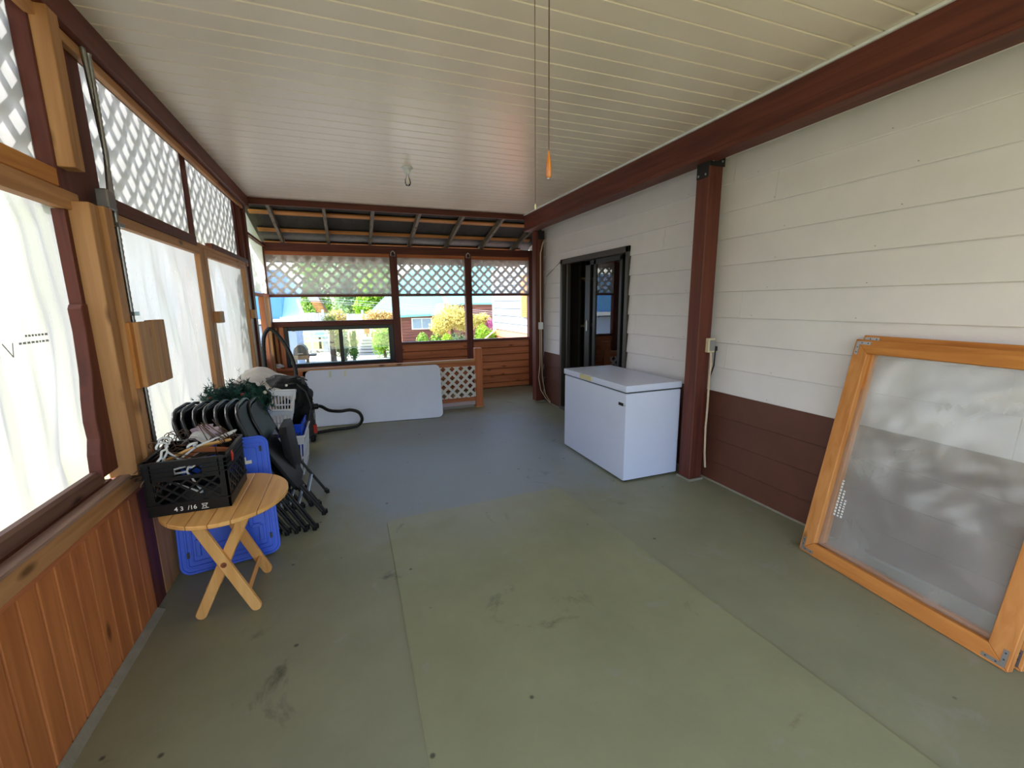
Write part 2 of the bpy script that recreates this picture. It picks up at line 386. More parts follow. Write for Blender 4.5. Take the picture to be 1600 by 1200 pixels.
# ------------------------------------------------------------------ floor
fl = struct('floor')
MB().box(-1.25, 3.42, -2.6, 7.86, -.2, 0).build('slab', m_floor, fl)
pts = [(.14, -1.2), (1.93, -1.2), (1.736, 1.453), (1.63, 3.13), (1.60, 3.175), (1.5, 3.18), (.19, 3.135), (.16, 3.10)]
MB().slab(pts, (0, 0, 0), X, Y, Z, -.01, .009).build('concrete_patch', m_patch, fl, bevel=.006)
# mortar fillet along the right wall
MB().slab([(0, 0), (-.035, 0), (-.02, .012), (0, .02)], (2.99, -2.5, 0), X, Z, Y, 0, 8.88).build('mortar_fillet', m_conc, fl)
MB().slab([(0, 0), (-.0, 0.02), (.035, 0)], (-1.07, -1, 0), X, Z, Y, 0, 3.6).build('mortar_fillet', m_conc, fl)

# ------------------------------------------------------------------ right wall: lap siding
wr = struct('wall_right')
WX = 2.985
DY0, DY1, DZ = 4.14, 5.775, 2.205
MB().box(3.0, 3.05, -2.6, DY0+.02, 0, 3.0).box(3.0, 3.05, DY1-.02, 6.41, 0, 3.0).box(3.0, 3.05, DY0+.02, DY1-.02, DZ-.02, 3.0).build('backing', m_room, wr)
EXP = .2125
joints = {7: [2.42], 8: [2.80, 5.0], 3: [2.64], 1: [2.75], 5: [-.4], 6: [3.6], 4: [.2], 2: [4.0], 0: [1.0], -2: [.6], -1: [3.4]}
def siding(parent, zb, y0, y1, m):
    a = WX-.020; b = WX-.002
    MB().slab([(a+.004, zb), (a, zb+.004), (a, zb+.008), (b, zb+EXP+.016), (3.0, zb+EXP+.016), (3.0, zb+.03), (a+.012, zb+.03), (a+.012, zb)], (0, 0, 0), X, Z, Y, y0, y1).build('siding_board', m, parent)
for k in range(-4, 10):
    zb = .819+EXP*k; m = m_bsid if k < 0 else m_white
    if k == -4: zb = .819+EXP*-4
    cuts = sorted([-2.6]+joints.get(k, [])+[6.41])
    for a, b in zip(cuts, cuts[1:]):
        segs = [(a, b)]
        if zb < DZ-.03:
            segs = [(p, q) for p, q in ((a, min(b, DY0)), (max(a, DY1), b)) if q-p > .03]
        for p, q in segs:
            if zb+EXP > DZ and zb < DZ-.03 and False: pass
            siding(wr, zb, p+.0012, q-.0012, m)
MB().box(WX-.004, 3.0, DY0, DY1, DZ, .819+EXP*7+.0).build('siding_board', m_white, wr)
MB().box(2.955, 3.05, 6.40, 6.44, .0, 2.95).build('corner_trim', m_white, wr)
MB().box(3.36, 3.40, 6.45, 7.9, 0, 2.9).build('return_panel', m_white, wr)
MB().tube([(2.968, 6.30, 2.0), (2.967, 6.02, 2.10), (2.965, 5.79, 2.19)], .004, 6).build('thin_wire', m_greyp, wr)
# stain streak and nail heads
nails = MB()
for k in range(0, 9):
    for j in range(5):
        y = -.2+j*.9+random.uniform(-.2, .2); z = .819+EXP*k+.025
        if DY0-.05 < y < DY1+.05 and z < DZ: continue
        nails.obox((WX-.019, y, z), (.0015, 0, 0), (0, .003, 0), (0, 0, .003))
nails.build('nail_heads', m_steel, wr, kind='stuff')

# ------------------------------------------------------------------ sliding door in the right wall
door = struct('door_1', (3.0, 4.95, 0))
FX0, FX1 = 2.945, 3.02
MB().box(FX0, FX1, DY0, DY0+.055, .03, DZ).build('jamb', m_alu, door, bevel=.004)
MB().box(FX0, FX1, DY1-.055, DY1, .03, DZ).build('jamb', m_alu, door, bevel=.004)
MB().box(FX0, FX1, DY0, DY1, DZ-.07, DZ).build('head', m_alu, door, bevel=.004)
MB().box(FX0, FX1, DY0, DY1, .0, .05).build('threshold', m_alu, door, bevel=.004)
MB().box(2.99, 3.04, DY1-.15, DY1-.11, .05, DZ-.07).build('track_post', m_alu, door)
sp = holder('sliding_panel', door)
for y0, y1, nm in ((5.03, 5.15, 'stile'), (4.89, 4.95, 'stile'), (4.33, 4.375, 'stile')):
    MB().box(3.0, 3.035, y0, y1, .06, DZ-.075).build(nm, m_dark, sp, bevel=.003)
MB().box(3.0, 3.035, 4.33, 5.15, DZ-.13, DZ-.075).build('rail', m_dark, sp)
MB().box(3.0, 3.035, 4.33, 5.15, .06, .14).build('rail', m_dark, sp)
MB().box(3.014, 3.02, 4.375, 4.89, .14, DZ-.13).build('pane', m_glass_d, sp)
MB().box(2.988, 3.0, 5.075, 5.095, 1.22, 1.36).build('handle', m_wplastic, sp, bevel=.004)
fp = holder('fixed_panel', door)
MB().box(3.05, 3.08, 4.195, 4.25, .06, DZ-.07).build('stile', m_dark, fp)
MB().box(3.062, 3.068, 4.25, 4.9, .06, DZ-.07).build('pane', m_glass_d, fp)
# the dark room behind it, with shelves and a curtain
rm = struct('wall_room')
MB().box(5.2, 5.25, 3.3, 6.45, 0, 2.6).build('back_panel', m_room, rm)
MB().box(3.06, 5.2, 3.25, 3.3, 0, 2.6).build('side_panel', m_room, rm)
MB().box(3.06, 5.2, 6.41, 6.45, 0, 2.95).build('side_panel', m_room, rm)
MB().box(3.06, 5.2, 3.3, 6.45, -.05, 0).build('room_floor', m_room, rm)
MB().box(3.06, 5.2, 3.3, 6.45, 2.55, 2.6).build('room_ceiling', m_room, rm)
sh = thing('shelf_unit', 'dark shelf unit with two pale shelf edges inside the sliding door', 'shelf', (3.8, 6.1, 0))
MB().box(3.3, 3.34, 5.85, 6.4, 0, 2.3).build('side', m_room, sh)
MB().box(4.3, 4.34, 5.85, 6.4, 0, 2.3).build('side', m_room, sh)
for z in (.5, 1.24, 1.95): MB().box(3.34, 4.3, 5.87, 6.4, z-.015, z+.015).build('shelf', m_tan, sh)
MB().grid(lambda u, v: Vector((3.115+.014*math.sin(u*50)+.008*math.sin(u*21), 4.16+u*.72, .04+v*2.1)), 110, 2).build('curtain', m_curtain, None, smooth=60)
tag(bpy.data.objects['curtain'], 'grey pleated curtain hanging behind the sliding door glass', 'curtain')

# ------------------------------------------------------------------ beam and posts beside the right wall
bm_ = thing('support_beam', 'dark brown timber beam under the ceiling along the siding wall', 'beam', (2.76, 2, 2.67))
MB().box(2.67, 2.83, -2.5, 6.47, 2.68, 2.925).build('timber', m_brown['y'], bm_, bevel=.006)
MB().box(2.655, 2.67, -2.5, 6.47, 2.912, 2.928).build('edge_strip', m_wplastic, bm_, label='pale strip along the top of the beam')
MB().box(2.66, 2.68, -2.5, 6.47, 2.68, 2.71).build('lower_lip', m_brown['y'], bm_, bevel=.003)
def post(label, x0, x1, y0, y1, ztop):
    t = thing('support_post', label, 'post', ((x0+x1)/2, (y0+y1)/2, 0))
    MB().box(x0, x1, y0, y1, .02, ztop).build('timber', m_brown['z'], t, bevel=.007)
    MB().box(x0-.012, x1+.012, y0-.012, y1+.012, 0, .022).build('footing', m_conc, t, bevel=.004)
    return t
pn = post('brown square timber post between the chest freezer and the wall outlet', 2.765, 2.905, 2.855, 2.995, 2.68)
for nm, x0, x1, y0, y1, z0, z1 in (('bracket_plate', 2.757, 2.765, 2.86, 2.985, 2.565, 2.80), ('bracket_plate', 2.757, 2.913, 2.847, 2.855, 2.645, 2.80)):
    br = MB().box(x0, x1, y0, y1, z0, z1).build(nm, m_iron, pn, bevel=.002)
    for a in (.2, .8):
        for b in ((.1, .9) if y1-y0 > .05 else (.25, .75)):
            if y1-y0 > .05: MB().lathe((x0-.001, y0+(y1-y0)*a, z0+(z1-z0)*b), [(.009, 0), (.009, -.004), (.004, -.006)], 8, (1, 0, 0)).build('screw', m_steel, br)
            else: MB().lathe((x0+(x1-x0)*a, y0-.001, z0+(z1-z0)*b), [(.009, 0), (.009, -.004), (.004, -.006)], 8, (0, 1, 0)).build('screw', m_steel, br)
pf = post('brown square timber post in the far corner beside the siding', 2.785, 2.925, 6.29, 6.43, 2.68)
MB().box(2.83, 2.93, 6.282, 6.29, 2.55, 2.68).build('bracket_plate', m_iron, pf)
# electrical: far post switch with conduit, near post outlet with cord
fo = thing('junction_box', 'small white electrical box on the far corner post', 'electrical box', (2.86, 6.27, 1.24))
MB().box(2.825, 2.895, 6.245, 6.289, 1.185, 1.295).build('box', m_wplastic, fo, bevel=.005)
MB().tube([(2.86, 6.27, 1.295), (2.858, 6.275, 1.8), (2.86, 6.275, 2.35), (2.90, 6.275, 2.5), (2.95, 6.30, 2.56)], .009, 6).build('supply_cable', m_ivory, fo, smooth=60)
MB().tube([(2.85, 6.275, 1.185), (2.852, 6.275, .75), (2.845, 6.262, .62), (2.81, 6.24, .42), (2.83, 6.2, .22), (2.90, 6.15, .08), (2.95, 6.1, .02)], .006, 6).build('hanging_cable', m_ivory, fo, smooth=60)
MB().tube([(2.875, 6.275, 1.185), (2.88, 6.27, .7), (2.885, 6.26, .4), (2.91, 6.2, .15), (2.95, 6.09, .03)], .006, 6).build('hanging_cable', m_ivory, fo, smooth=60)
no = thing('wall_outlet', 'ivory electrical outlet with beige cord on the freezer post', 'outlet', (2.87, 2.84, 1.23))
MB().box(2.842, 2.912, 2.812, 2.853, 1.165, 1.285).build('box', m_ivory, no, bevel=.004)
MB().box(2.905, 2.945, 2.815, 2.845, 1.175, 1.215).build('plug', m_black, no, bevel=.004, label='black plug')
MB().box(2.85, 2.904, 2.806, 2.812, 1.18, 1.27).build('face_plate', m_steel, no)
MB().tube([(2.87, 2.815, 1.165), (2.866, 2.80, 1.08), (2.858, 2.80, .95), (2.862, 2.80, .7), (2.858, 2.80, .5), (2.868, 2.80, .28), (2.885, 2.80, .14)], .009, 8).build('cord', m_cord, no, smooth=60)
MB().tube([(2.925, 2.82, 1.175), (2.926, 2.825, 1.05), (2.918, 2.85, .95), (2.93, 2.9, .6)], .006, 6).build('plug_cord', m_black, no, smooth=60, label='black plug cord')

# ------------------------------------------------------------------ ceiling
ce = struct('ceiling')
CZ = 2.93
pm = None
y = 6.45; PW = .1375
while y > -2.5:
    if pm is None:
        mb = MB()
        prof = [(0, .012), (.003, .0), (PW-.011, 0), (PW-.006, .010), (PW, .012), (PW, .02), (0, .02)]
        mb.slab([(-p[0], p[1]) for p in prof], (0, 0, 0), Y, Z, X, -1.08, 2.72)
        ob = mb.build('soffit_panel', m_soffit, ce); pm = ob.data; ob.location = (0, y, CZ)
    else:
        ob = bpy.data.objects.new('soffit_panel', pm); COL.objects.link(ob); ob.parent = ce; ob.location = (0, y, CZ)
    y -= PW
MB().box(-1.20, 3.1, -2.6, 6.5, CZ+.03, CZ+.08).build('roof_deck', m_room, ce)

# far lean-to roof beyond the header
rf = struct('roof')
MB().box(-1.1, 3.2, 6.455, 6.50, 2.855, 2.96).build('header_beam', m_brown['x'], rf, bevel=.004)
def rz(y): return 2.865-.25*(y-6.5)
for x in (-.84, -.18, .45, 1.09, 1.73, 2.36, 2.98):
    MB().slab([(6.5, rz(6.5)), (8.5, rz(8.5)), (8.5, rz(8.5)+.09), (6.5, rz(6.5)+.09)], (0, 0, 0), Y, Z, X, x-.02, x+.02).build('rafter', m_rafter, rf)
for yc in (6.93, 7.50, 7.98):
    MB().slab([(yc-.045, rz(yc-.045)+.085), (yc+.045, rz(yc+.045)+.085), (yc+.045, rz(yc+.045)+.103), (yc-.045, rz(yc-.045)+.103)], (0, 0, 0), Y, Z, X, -1.12, 3.2).build('purlin', m_cedar['x'] if False else m_orange['x'], rf)
MB().grid(lambda u, v: Vector((-1.6+u*5.0, 6.4+v*2.15, rz(6.4+v*2.15)+.118+.006*noise.noise(Vector((u*14, v*9, 0))))), 60, 24).build('sheathing', m_tar, rf, smooth=60)

MB().box(-1.6, 3.4, 8.5, 8.53, 2.33, 2.47).build('fascia', m_brown['x'], rf)
# ------------------------------------------------------------------ back wall
wb = struct('wall_back')
BY = 7.72
# header: dark brown plank, raw strip below
B('header', m_brown['x'], wb, -1.12, 3.35, BY-.01, BY+.06, 2.435, 2.56)
B('header_strip', m_cedar['x'], wb, -1.12, 3.35, BY+.0, BY+.05, 2.388, 2.434)
B('ledger', m_brown['x'], wb, -1.12, 3.35, BY+.062, BY+.1, 2.30, 2.56)
def bpost(x0, x1, z0=0, z1=2.435, m=None): B('post', m or m_brown['z'], wb, x0, x1, BY-.02, BY+.09, z0, z1, .004)
bpost(.74, .865); bpost(2.035, 2.155); bpost(-1.18, -1.10, 0, 2.43); bpost(3.27, 3.36)
B('middle_rail', m_brown['x'], wb, -1.1, .74, BY, BY+.07, 1.735, 1.782)
B('middle_rail', m_brown['x'], wb, .865, 2.035, BY, BY+.07, 1.735, 1.782)
B('middle_rail', m_brown['x'], wb, 2.155, 3.27, BY, BY+.07, 1.735, 1.782)
B('window_rail', m_brown['x'], wb, -1.1, .74, BY-.015, BY+.07, 1.268, 1.352)
B('sill', m_brown['x'], wb, .865, 2.035, BY-.03, BY+.08, .905, .95)
B('sill', m_brown['x'], wb, 2.155, 3.27, BY-.03, BY+.08, .905, .95)
# horizontal boards under the sills
for x0, x1 in ((.865, 2.035), (2.155, 3.27)):
    z = .905
    while z > .03:
        zb = max(z-.1345, 0.0)
        MB().slab([(BY+.024, zb+.004), (BY+.014, zb+.006), (BY, zb+.018), (BY, z-.002), (BY+.024, z-.001), (BY+.03, z), (BY+.03, zb+.004)], (0, 0, 0), Y, Z, X, x0, x1).build('board', m_cedar['x'], wb)
        z = zb
B('board_backing', m_dark, wb, .865, 3.27, BY+.032, BY+.05, 0, .9, 0)
# lattice and film in the three top bays
for i, (x0, x1) in enumerate(((-1.1, .74), (.865, 2.035), (2.155, 3.27))):
    lt = holder('lattice_panel', wb)
    lattice(lt, m_slat_b, (x0, BY+.05, 1.782), X, Z, Y, x1-x0, .606, .119, .043, .006, phase=(.3, .1, .55)[i])
    wavy_film('plastic_film', m_film_back, wb, (x0-.03, BY-.004 if i else BY-.006, 1.765), X, Z, (0, -1, 0), x1-x0+.06, .625, 40, 14, .006, i*3.7, .008)
    MB().box(x0-.02, x1+.02, BY-.011, BY-.004, 2.375, 2.392).build('batten', m_cedar['x'], wb)
# arched white clips at the post tops
for x in (.80, 2.095):
    MB().tube([(x-.035, BY-.03, 2.40), (x-.03, BY-.03, 2.455), (x, BY-.03, 2.48), (x+.03, BY-.03, 2.455), (x+.035, BY-.03, 2.40), (x-.035, BY-.03, 2.40)], .009, 6).build('clip', m_steel, wb, smooth=60)
# left stud bay, raw timber with a window beside it
B('stud', m_pine['z'], wb, -1.09, -1.05, BY-.01, BY+.08, 0, 1.268)
B('stud', m_cedar['z'], wb, -1.02, -.955, BY, BY+.09, 0, 1.268)
B('stud_panel', m_cedar['z'], wb, -1.1, -.955, BY+.085, BY+.1, 0, 1.268)
B('low_panel', m_cedar['x'], wb, -1.1, .74, BY+.03, BY+.06, 0, .5)
B('ledge', m_cedar['x'], wb, -1.15, .74, BY-.12, BY+.05, .58, .615)
B('ledge_apron', m_cedar['x'], wb, -1.15, .74, BY-.04, BY+.05, .48, .58)
win = struct('window_1', (-.1, BY, .62))
for x0, x1, z0, z1, nm in ((-.952, -.895, .615, 1.266, 'frame_side'), (.655, .738, .615, 1.266, 'frame_side'), (-.895, .655, 1.205, 1.266, 'frame_top'), (-.895, .655, .615, .67, 'frame_bottom')):
    B(nm, m_dark, win, x0, x1, BY-.01, BY+.07, z0, z1, .004)
B('mullion', m_dark, win, -.145, -.085, BY-.005, BY+.06, .67, 1.205, .003)
MB().box(-.895, -.145, BY+.03, BY+.034, .67, 1.205).build('pane', m_glass, win)
MB().box(-.085, .655, BY+.04, BY+.044, .67, 1.205).build('pane', m_glass, win)

# ------------------------------------------------------------------ left wall
wl = struct('wall_left')
LX = -1.08
B('top_beam', m_brown['y'], wl, -1.16, -1.03, -2.5, 6.46, 2.80, 2.93, .005)
B('top_strip', m_pine['y'], wl, LX-.02, LX+.012, 2.2, 5.2, 2.752, 2.799)
B('top_strip', m_pine['y'], wl, LX-.02, LX+.005, 5.2, 6.3, 2.762, 2.799)
B('top_strip', m_pine['y'], wl, LX-.02, LX+.012, -2.5, 2.2, 2.752, 2.799)
# posts
B('post', m_brown['z'], wl, -1.20, -1.10, 2.68, 2.87, 0, 2.80, .005)
B('stud', m_pine['z'], wl, -1.13, -1.02, 2.53, 2.605, .79, 2.06, .003)
B('stud', m_pine['z'], wl, -1.10, -1.0, 2.61, 2.685, .79, 2.06, .003)
B('stud', m_pine['z'], wl, -1.13, -1.03, 2.50, 2.58, 2.19, 2.80, .003)
B('post', m_brown['z'], wl, -1.20, -1.09, 2.49, 2.70, 2.04, 2.80, .004)
# rough brown trim left of the studs, with a wavy edge
pts = [(2.53, .84), (2.53, 1.62), (2.49, 1.62), (2.475, 1.60), (2.478, 1.5), (2.468, 1.38), (2.46, 1.3), (2.435, 1.2), (2.42, 1.1), (2.425, 1.02), (2.40, .95), (2.39, .84)]
MB().slab(pts, (0, 0, 0), Y, Z, X, -1.14, -1.09).build('rough_trim', m_brown['z'], wl, bevel=.003)
MB().box(-1.14, -1.095, 2.50, 2.53, 1.62, 2.02).build('rough_trim', m_brown['z'], wl)
# block pair across the studs
B('block', m_pine['z'], wl, -1.0, -.965, 2.655, 2.82, 1.205, 1.53, .003)
B('block', m_pine['z'], wl, -1.0, -.962, 2.825, 2.985, 1.20, 1.535, .003)
B('block', m_orange['z'], wl, -1.02, -.985, 2.615, 2.66, 1.205, 1.53, .003)
# flexible conduit
cp = []
for k in range(150):
    z = .62+k*.0145; cp.append((-1.045, 2.835+.008*math.sin(z*3), z))
MB().tube(cp, [.0125 if k % 2 else .0095 for k in range(150)], 8).build('conduit', m_steel, wl, smooth=80, label='ribbed grey metal conduit')
B('conduit_box', m_steel, wl, -1.07, -1.02, 2.72, 2.80, 2.07, 2.16, .006)
MB().tube([(-1.04, 2.80, 2.16), (-1.05, 2.86, 2.35), (-1.06, 2.83, 2.8)], .012, 8).build('conduit_upper', m_steel, wl, smooth=60)
for z in (1.56, 2.0): B('conduit_strap', m_steel, wl, -1.06, -1.025, 2.805, 2.865, z, z+.02, .002)
# mid rails
B('mid_rail', m_brown['y'], wl, LX-.06, LX, 2.90, 4.28, 2.086, 2.158, .003)
B('mid_rail', m_brown['y'], wl, LX-.06, LX-.003, 4.75, 6.3, 2.12, 2.165, .003)
B('mid_rail', m_pine['y'], wl, LX-.06, LX-.005, 4.28, 6.3, 2.085, 2.118, .003)
# two tall film doors: stiles and rails
def screen_door(y0, y1, z1):
    d = holder('screen_door', wl)
    B('stile', m_pine['z'], d, LX-.04, LX, y0, y0+.085, .06, z1, .003)
    B('stile', m_pine['z'], d, LX-.04, LX, y1-.11, y1, .06, z1, .003)
    B('rail', m_pine['y'], d, LX-.04, LX, y0+.085, y1-.11, z1-.058, z1, .003)
    B('rail', m_pine['y'], d, LX-.04, LX, y0+.085, y1-.11, .06, .2, .003)
    wavy_film('film', m_film, d, (LX-.045, y0+.03, .1), Y, Z, X, y1-y0-.06, z1-.13, 60, 90, .034, y0, .01, .35)
    return d
d1 = screen_door(2.87, 4.415, 2.082)
d2 = screen_door(4.435, 6.10, 2.082)
d2h = B('latch_block', m_pine['z'], wl, LX-.0, LX+.045, 4.47, 4.62, 1.46, 1.56, .003)
B('latch_block', m_pine['z'], wl, LX-.0, LX+.045, 6.03, 6.2, 1.46, 1.56, .003)
B('post', m_brown['z'], wl, LX-.12, LX-.045, 6.06, 6.34, 0, 2.80, .004)
B('post', m_brown['z'], wl, LX-.05, LX-.005, 6.12, 6.20, 0, 2.80, .004)
B('post', m_brown['z'], wl, LX-.14, LX-.06, 4.38, 4.5, 0, 2.80, .004)
B('post', m_brown['z'], wl, LX-.05, LX+.0, 6.34, 6.47, 0, 2.80, .004)
# upper lattice bays behind film
for i, (y0, y1) in enumerate(((2.88, 4.40), (4.50, 6.20), (1.0, 2.50), (-.6, .9), (-2.2, -.7))):
    lt = holder('lattice_panel', wl)
    lattice(lt, m_slat_b, (LX-.13, y0, 2.16), Y, Z, (-1, 0, 0), y1-y0, .70, .119, .043, .006, phase=.2*i)
    wavy_film('plastic_film', m_film_up, wl, (LX-.07, y0-.03, 2.14), Y, Z, X, y1-y0+.06, .66, 44, 24, .012, i*5.1+2, .012, 1.0)
# near bay: two-part header rail, big film, layered sill, wainscot boards
B('head_rail', m_pine['y'], wl, LX-.05, LX+.0, -2.5, 2.60, 2.022, 2.10, .003)
B('head_rail', m_orange['y'], wl, LX-.06, LX-.012, -2.5, 2.53, 2.108, 2.18, .003)
wavy_film('plastic_film', m_film, wl, (LX-.085, .3, .80), Y, Z, X, 2.40, 1.295, 110, 60, .06, 11.3, .01, .22)
B('old_sill', m_oldbrown, wl, LX-.068, LX-.02, 0.3, 2.43, .80, .872, .012)
B('old_sill', m_brown['y'], wl, LX-.11, LX-.03, 0.3, 2.50, .76, .80, .003)
B('sill_cap', m_sill, wl, LX-.02, LX+.03, 0.3, 2.66, .782, .80, .003)
B('sill_board', m_pine['y'], wl, LX-.012, LX+.022, 0.3, 2.70, .70, .782, .003)
B('sill_board', m_cedar['y'], wl, LX-.012, LX+.014, 0.3, 2.70, .675, .698, .003)
y = 2.61
while y > .4:
    yb = y-.0975
    MB().slab([(yb+.0015, -.014), (yb+.007, 0), (y-.007, 0), (y-.0015, -.014), (y-.0015, -.02), (yb+.0015, -.02)], (LX+.008, 0, 0), Y, X, Z, .005, .676).build('board', m_wains, wl)
    y = yb
B('board_backing', m_brown['z'], wl, LX-.06, LX-.016, .3, 2.62, 0, .68, 0)
B('post', m_brown['z'], wl, -1.18, -1.03, .2, .3, 0, 2.80, .005)  # wall left open behind this post, unseen gap added for daylight fill
B('post', m_brown['z'], wl, -1.18, -1.03, -2.5, -2.38, 0, 2.80, .005)
B('post_foot', m_brown['z'], wl, LX-.10, LX+.005, 2.62, 2.74, 0, .76, .004)
B('stud_foot', m_pine['z'], wl, LX-.03, LX+.004, 2.745, 3.02, 0, .78, .004)
# far end beyond the doors: low film pieces
wavy_film('plastic_film', m_film_end, wl, (LX-.04, 6.46, 1.79), Y, Z, X, .80, .70, 16, 14, .012, 4.4)
MB().slab([(6.46, 2.51), (7.62, 2.51), (7.62, 2.57), (6.46, 2.85)], (LX-.04, 0, 0), Y, Z, X, 0, .004).build('plastic_film', m_film_end, wl)
B('end_rail', m_brown['y'], wl, LX-.06, LX-.0, 6.46, 7.72, 2.49, 2.525, .003)
B('end_rail', m_cedar['y'], wl, LX-.06, LX-.02, 6.46, 7.72, 1.735, 1.78, .003)
wavy_film('plastic_film', m_film_end, wl, (LX-.04, 7.2, 1.79), Y, Z, X, .5, .70, 12, 14, .008, 8.4)
B('end_stud', m_cedar['z'], wl, LX-.08, LX-.01, 7.12, 7.24, 0, 1.735, .003)
B('end_stud', m_pine['z'], wl, LX-.09, LX-.02, 7.55, 7.66, 0, 1.735, .003)
B('end_panel', m_pine['y'], wl, LX-.09, LX-.07, 6.46, 7.7, .55, .85, .003)
B('end_panel', m_cedar['y'], wl, LX-.09, LX-.07, 6.46, 7.7, 0, .545, .003)
# blurred print on the big film (too faint to read): small strokes and a check-shaped mark
mk = MB()
random.seed(3)
for row, (z, y0, y1) in enumerate(((1.485, 1.62, 1.92), (1.460, 1.60, 1.93), (1.435, 1.62, 1.70), (1.435, 1.85, 1.92), (1.500, 2.1, 2.22), (1.475, 2.06, 2.22))):
    y = y0
    while y < y1:
        wd = random.uniform(.008, .018)
        mk.box(LX-.02, LX-.0195, y, y+wd, z, z+.008); y += wd+.006
mk.bar((LX-.02, 1.98, 1.485), (LX-.02, 2.02, 1.435), .005, .0005, (1, 0, 0)).bar((LX-.02, 2.02, 1.435), (LX-.02, 2.03, 1.485), .005, .0005, (1, 0, 0))
mk.build('print_marks', m_printg, wl)

# ------------------------------------------------------------------ chest freezer
fz = thing('chest_freezer', 'white chest freezer standing in front of the sliding door', 'freezer', (2.49, 3.62, 0))
MB().box(2.2, 2.79, 3.05, 4.18, .02, .815).build('body', m_enamel, fz, bevel=.012, seg=2, smooth=35)
MB().box(2.212, 2.785, 3.062, 4.168, .815, .828).build('gasket', m_greyp, fz)
MB().box(2.19, 2.795, 3.04, 4.19, .828, .888).build('lid', m_enamel, fz, bevel=.014, seg=2, smooth=35)
MB().box(2.178, 2.195, 3.60, 3.82, .838, .882).build('lid_handle', m_yell, fz, bevel=.005, label='yellowed lid handle')
MB().box(2.195, 2.201, 3.085, 3.155, .70, .727).build('badge', m_black, fz, bevel=.002, label='small black badge')
MB().lathe((2.199, 3.06, .714), [(.006, 0), (.006, -.004)], 10, (1, 0, 0)).build('lock', m_steel, fz)
for x in (2.25, 2.74):
    for yy in (3.1, 4.13): MB().lathe((x, yy, 0), [(.025, 0), (.025, .022)], 12).build('foot', m_black, fz)

# ------------------------------------------------------------------ leaning film screens on the right
def screen_frame(label, O, e1, e2, W, Hh, prints):
    O, e1, e2 = Vector(O), Vector(e1).normalized(), Vector(e2).normalized()
    e2 = (e2-e1*e2.dot(e1)).normalized(); n = e1.cross(e2)
    if n.x > 0: n = -n
    t = thing('film_screen', label, 'screen frame', O)
    sw, th = .083, .038
    def piece(name, poly): MB().slab(poly, O, e1, e2, n, -th, 0).build(name, m_orange_piece(name), t, bevel=.003)
    def m_orange_piece(nm): return m_screen_v if nm == 'stile' else m_screen_h
    piece('stile', [(0, 0), (sw, sw), (sw, Hh-sw), (0, Hh)])
    piece('stile', [(W, 0), (W, Hh), (W-sw, Hh-sw), (W-sw, sw)])
    piece('rail', [(0.0015, 0), (W-.0015, 0), (W-sw, sw-.0015), (sw, sw-.0015)])
    piece('rail', [(.0015, Hh), (sw, Hh-sw+.0015), (W-sw, Hh-sw+.0015), (W-.0015, Hh)])
    def fn(u, v):
        k = noise.noise(Vector((u*4+1.5*v, v*6-u*2.2, 2.2)))*.010 + noise.noise(Vector((u*9+v*3, v*16-u*5, 7)))*.005
        e = min(1, min(u, 1-u, v, 1-v)*9)
        return O+e1*(sw*.5+u*(W-sw))+e2*(sw*.5+v*(Hh-sw))+n*(-th-.004+k*e-.0)
    MB().grid(fn, 50, 60).build('film', m_film_screen, t, smooth=60)
    for cx, cy, dx, dy in ((.012, .012, 1, 1), (.012, Hh-.012, 1, -1), (W-.012, .012, -1, 1), (W-.012, Hh-.012, -1, -1)):
        q = [(cx, cy), (cx+dx*.08, cy), (cx+dx*.08, cy+dy*.018), (cx+dx*.018, cy+dy*.018), (cx+dx*.018, cy+dy*.08), (cx, cy+dy*.08)]
        br = MB().slab(q, O, e1, e2, n, .0003, .0025).build('corner_bracket', m_steel, t)
        sc_ = MB()
        for a, b in ((.065, .009), (.03, .009), (.009, .065), (.009, .035)):
            sc_.lathe(O+e1*(cx+dx*a)+e2*(cy+dy*b)+n*.0025, [(.004, 0), (.004, .0008)], 6, n)
        sc_.build('screws', m_greyp, br, kind='stuff')
    if prints:
        random.seed(5); pk = MB()
        for row in range(3):
            v = .30
            while v < .52-.05*row:
                h = random.uniform(.008, .016)
                pk.slab([(0, 0), (.012, 0), (.012, h), (0, h)], O+e1*(.13+row*.02)+e2*(v), e1, e2, n, -th+.012, -th+.0125); v += h+.006
        pk.build('print_marks', m_print, t)
    return t
m_screen_v = wood('screen_pine_v', (216, 150, 88), (188, 120, 62), 'z', rnd=.03)
m_screen_h = wood('screen_pine_h', (206, 138, 72), (176, 108, 50), 'y', rnd=.03)
screen_frame('front wooden frame with wrinkled clear plastic leaning on the siding', (2.642, 1.742, .004), (-.06, -.621, 0), (.255, 0, 1.357), 1.005, 1.378, True)
screen_frame('rear wooden plastic frame mostly hidden behind the front leaning frame', (2.70, 1.722, .004), (-.06, -.621, 0), (.235, 0, 1.37), 1.005, 1.398, False)

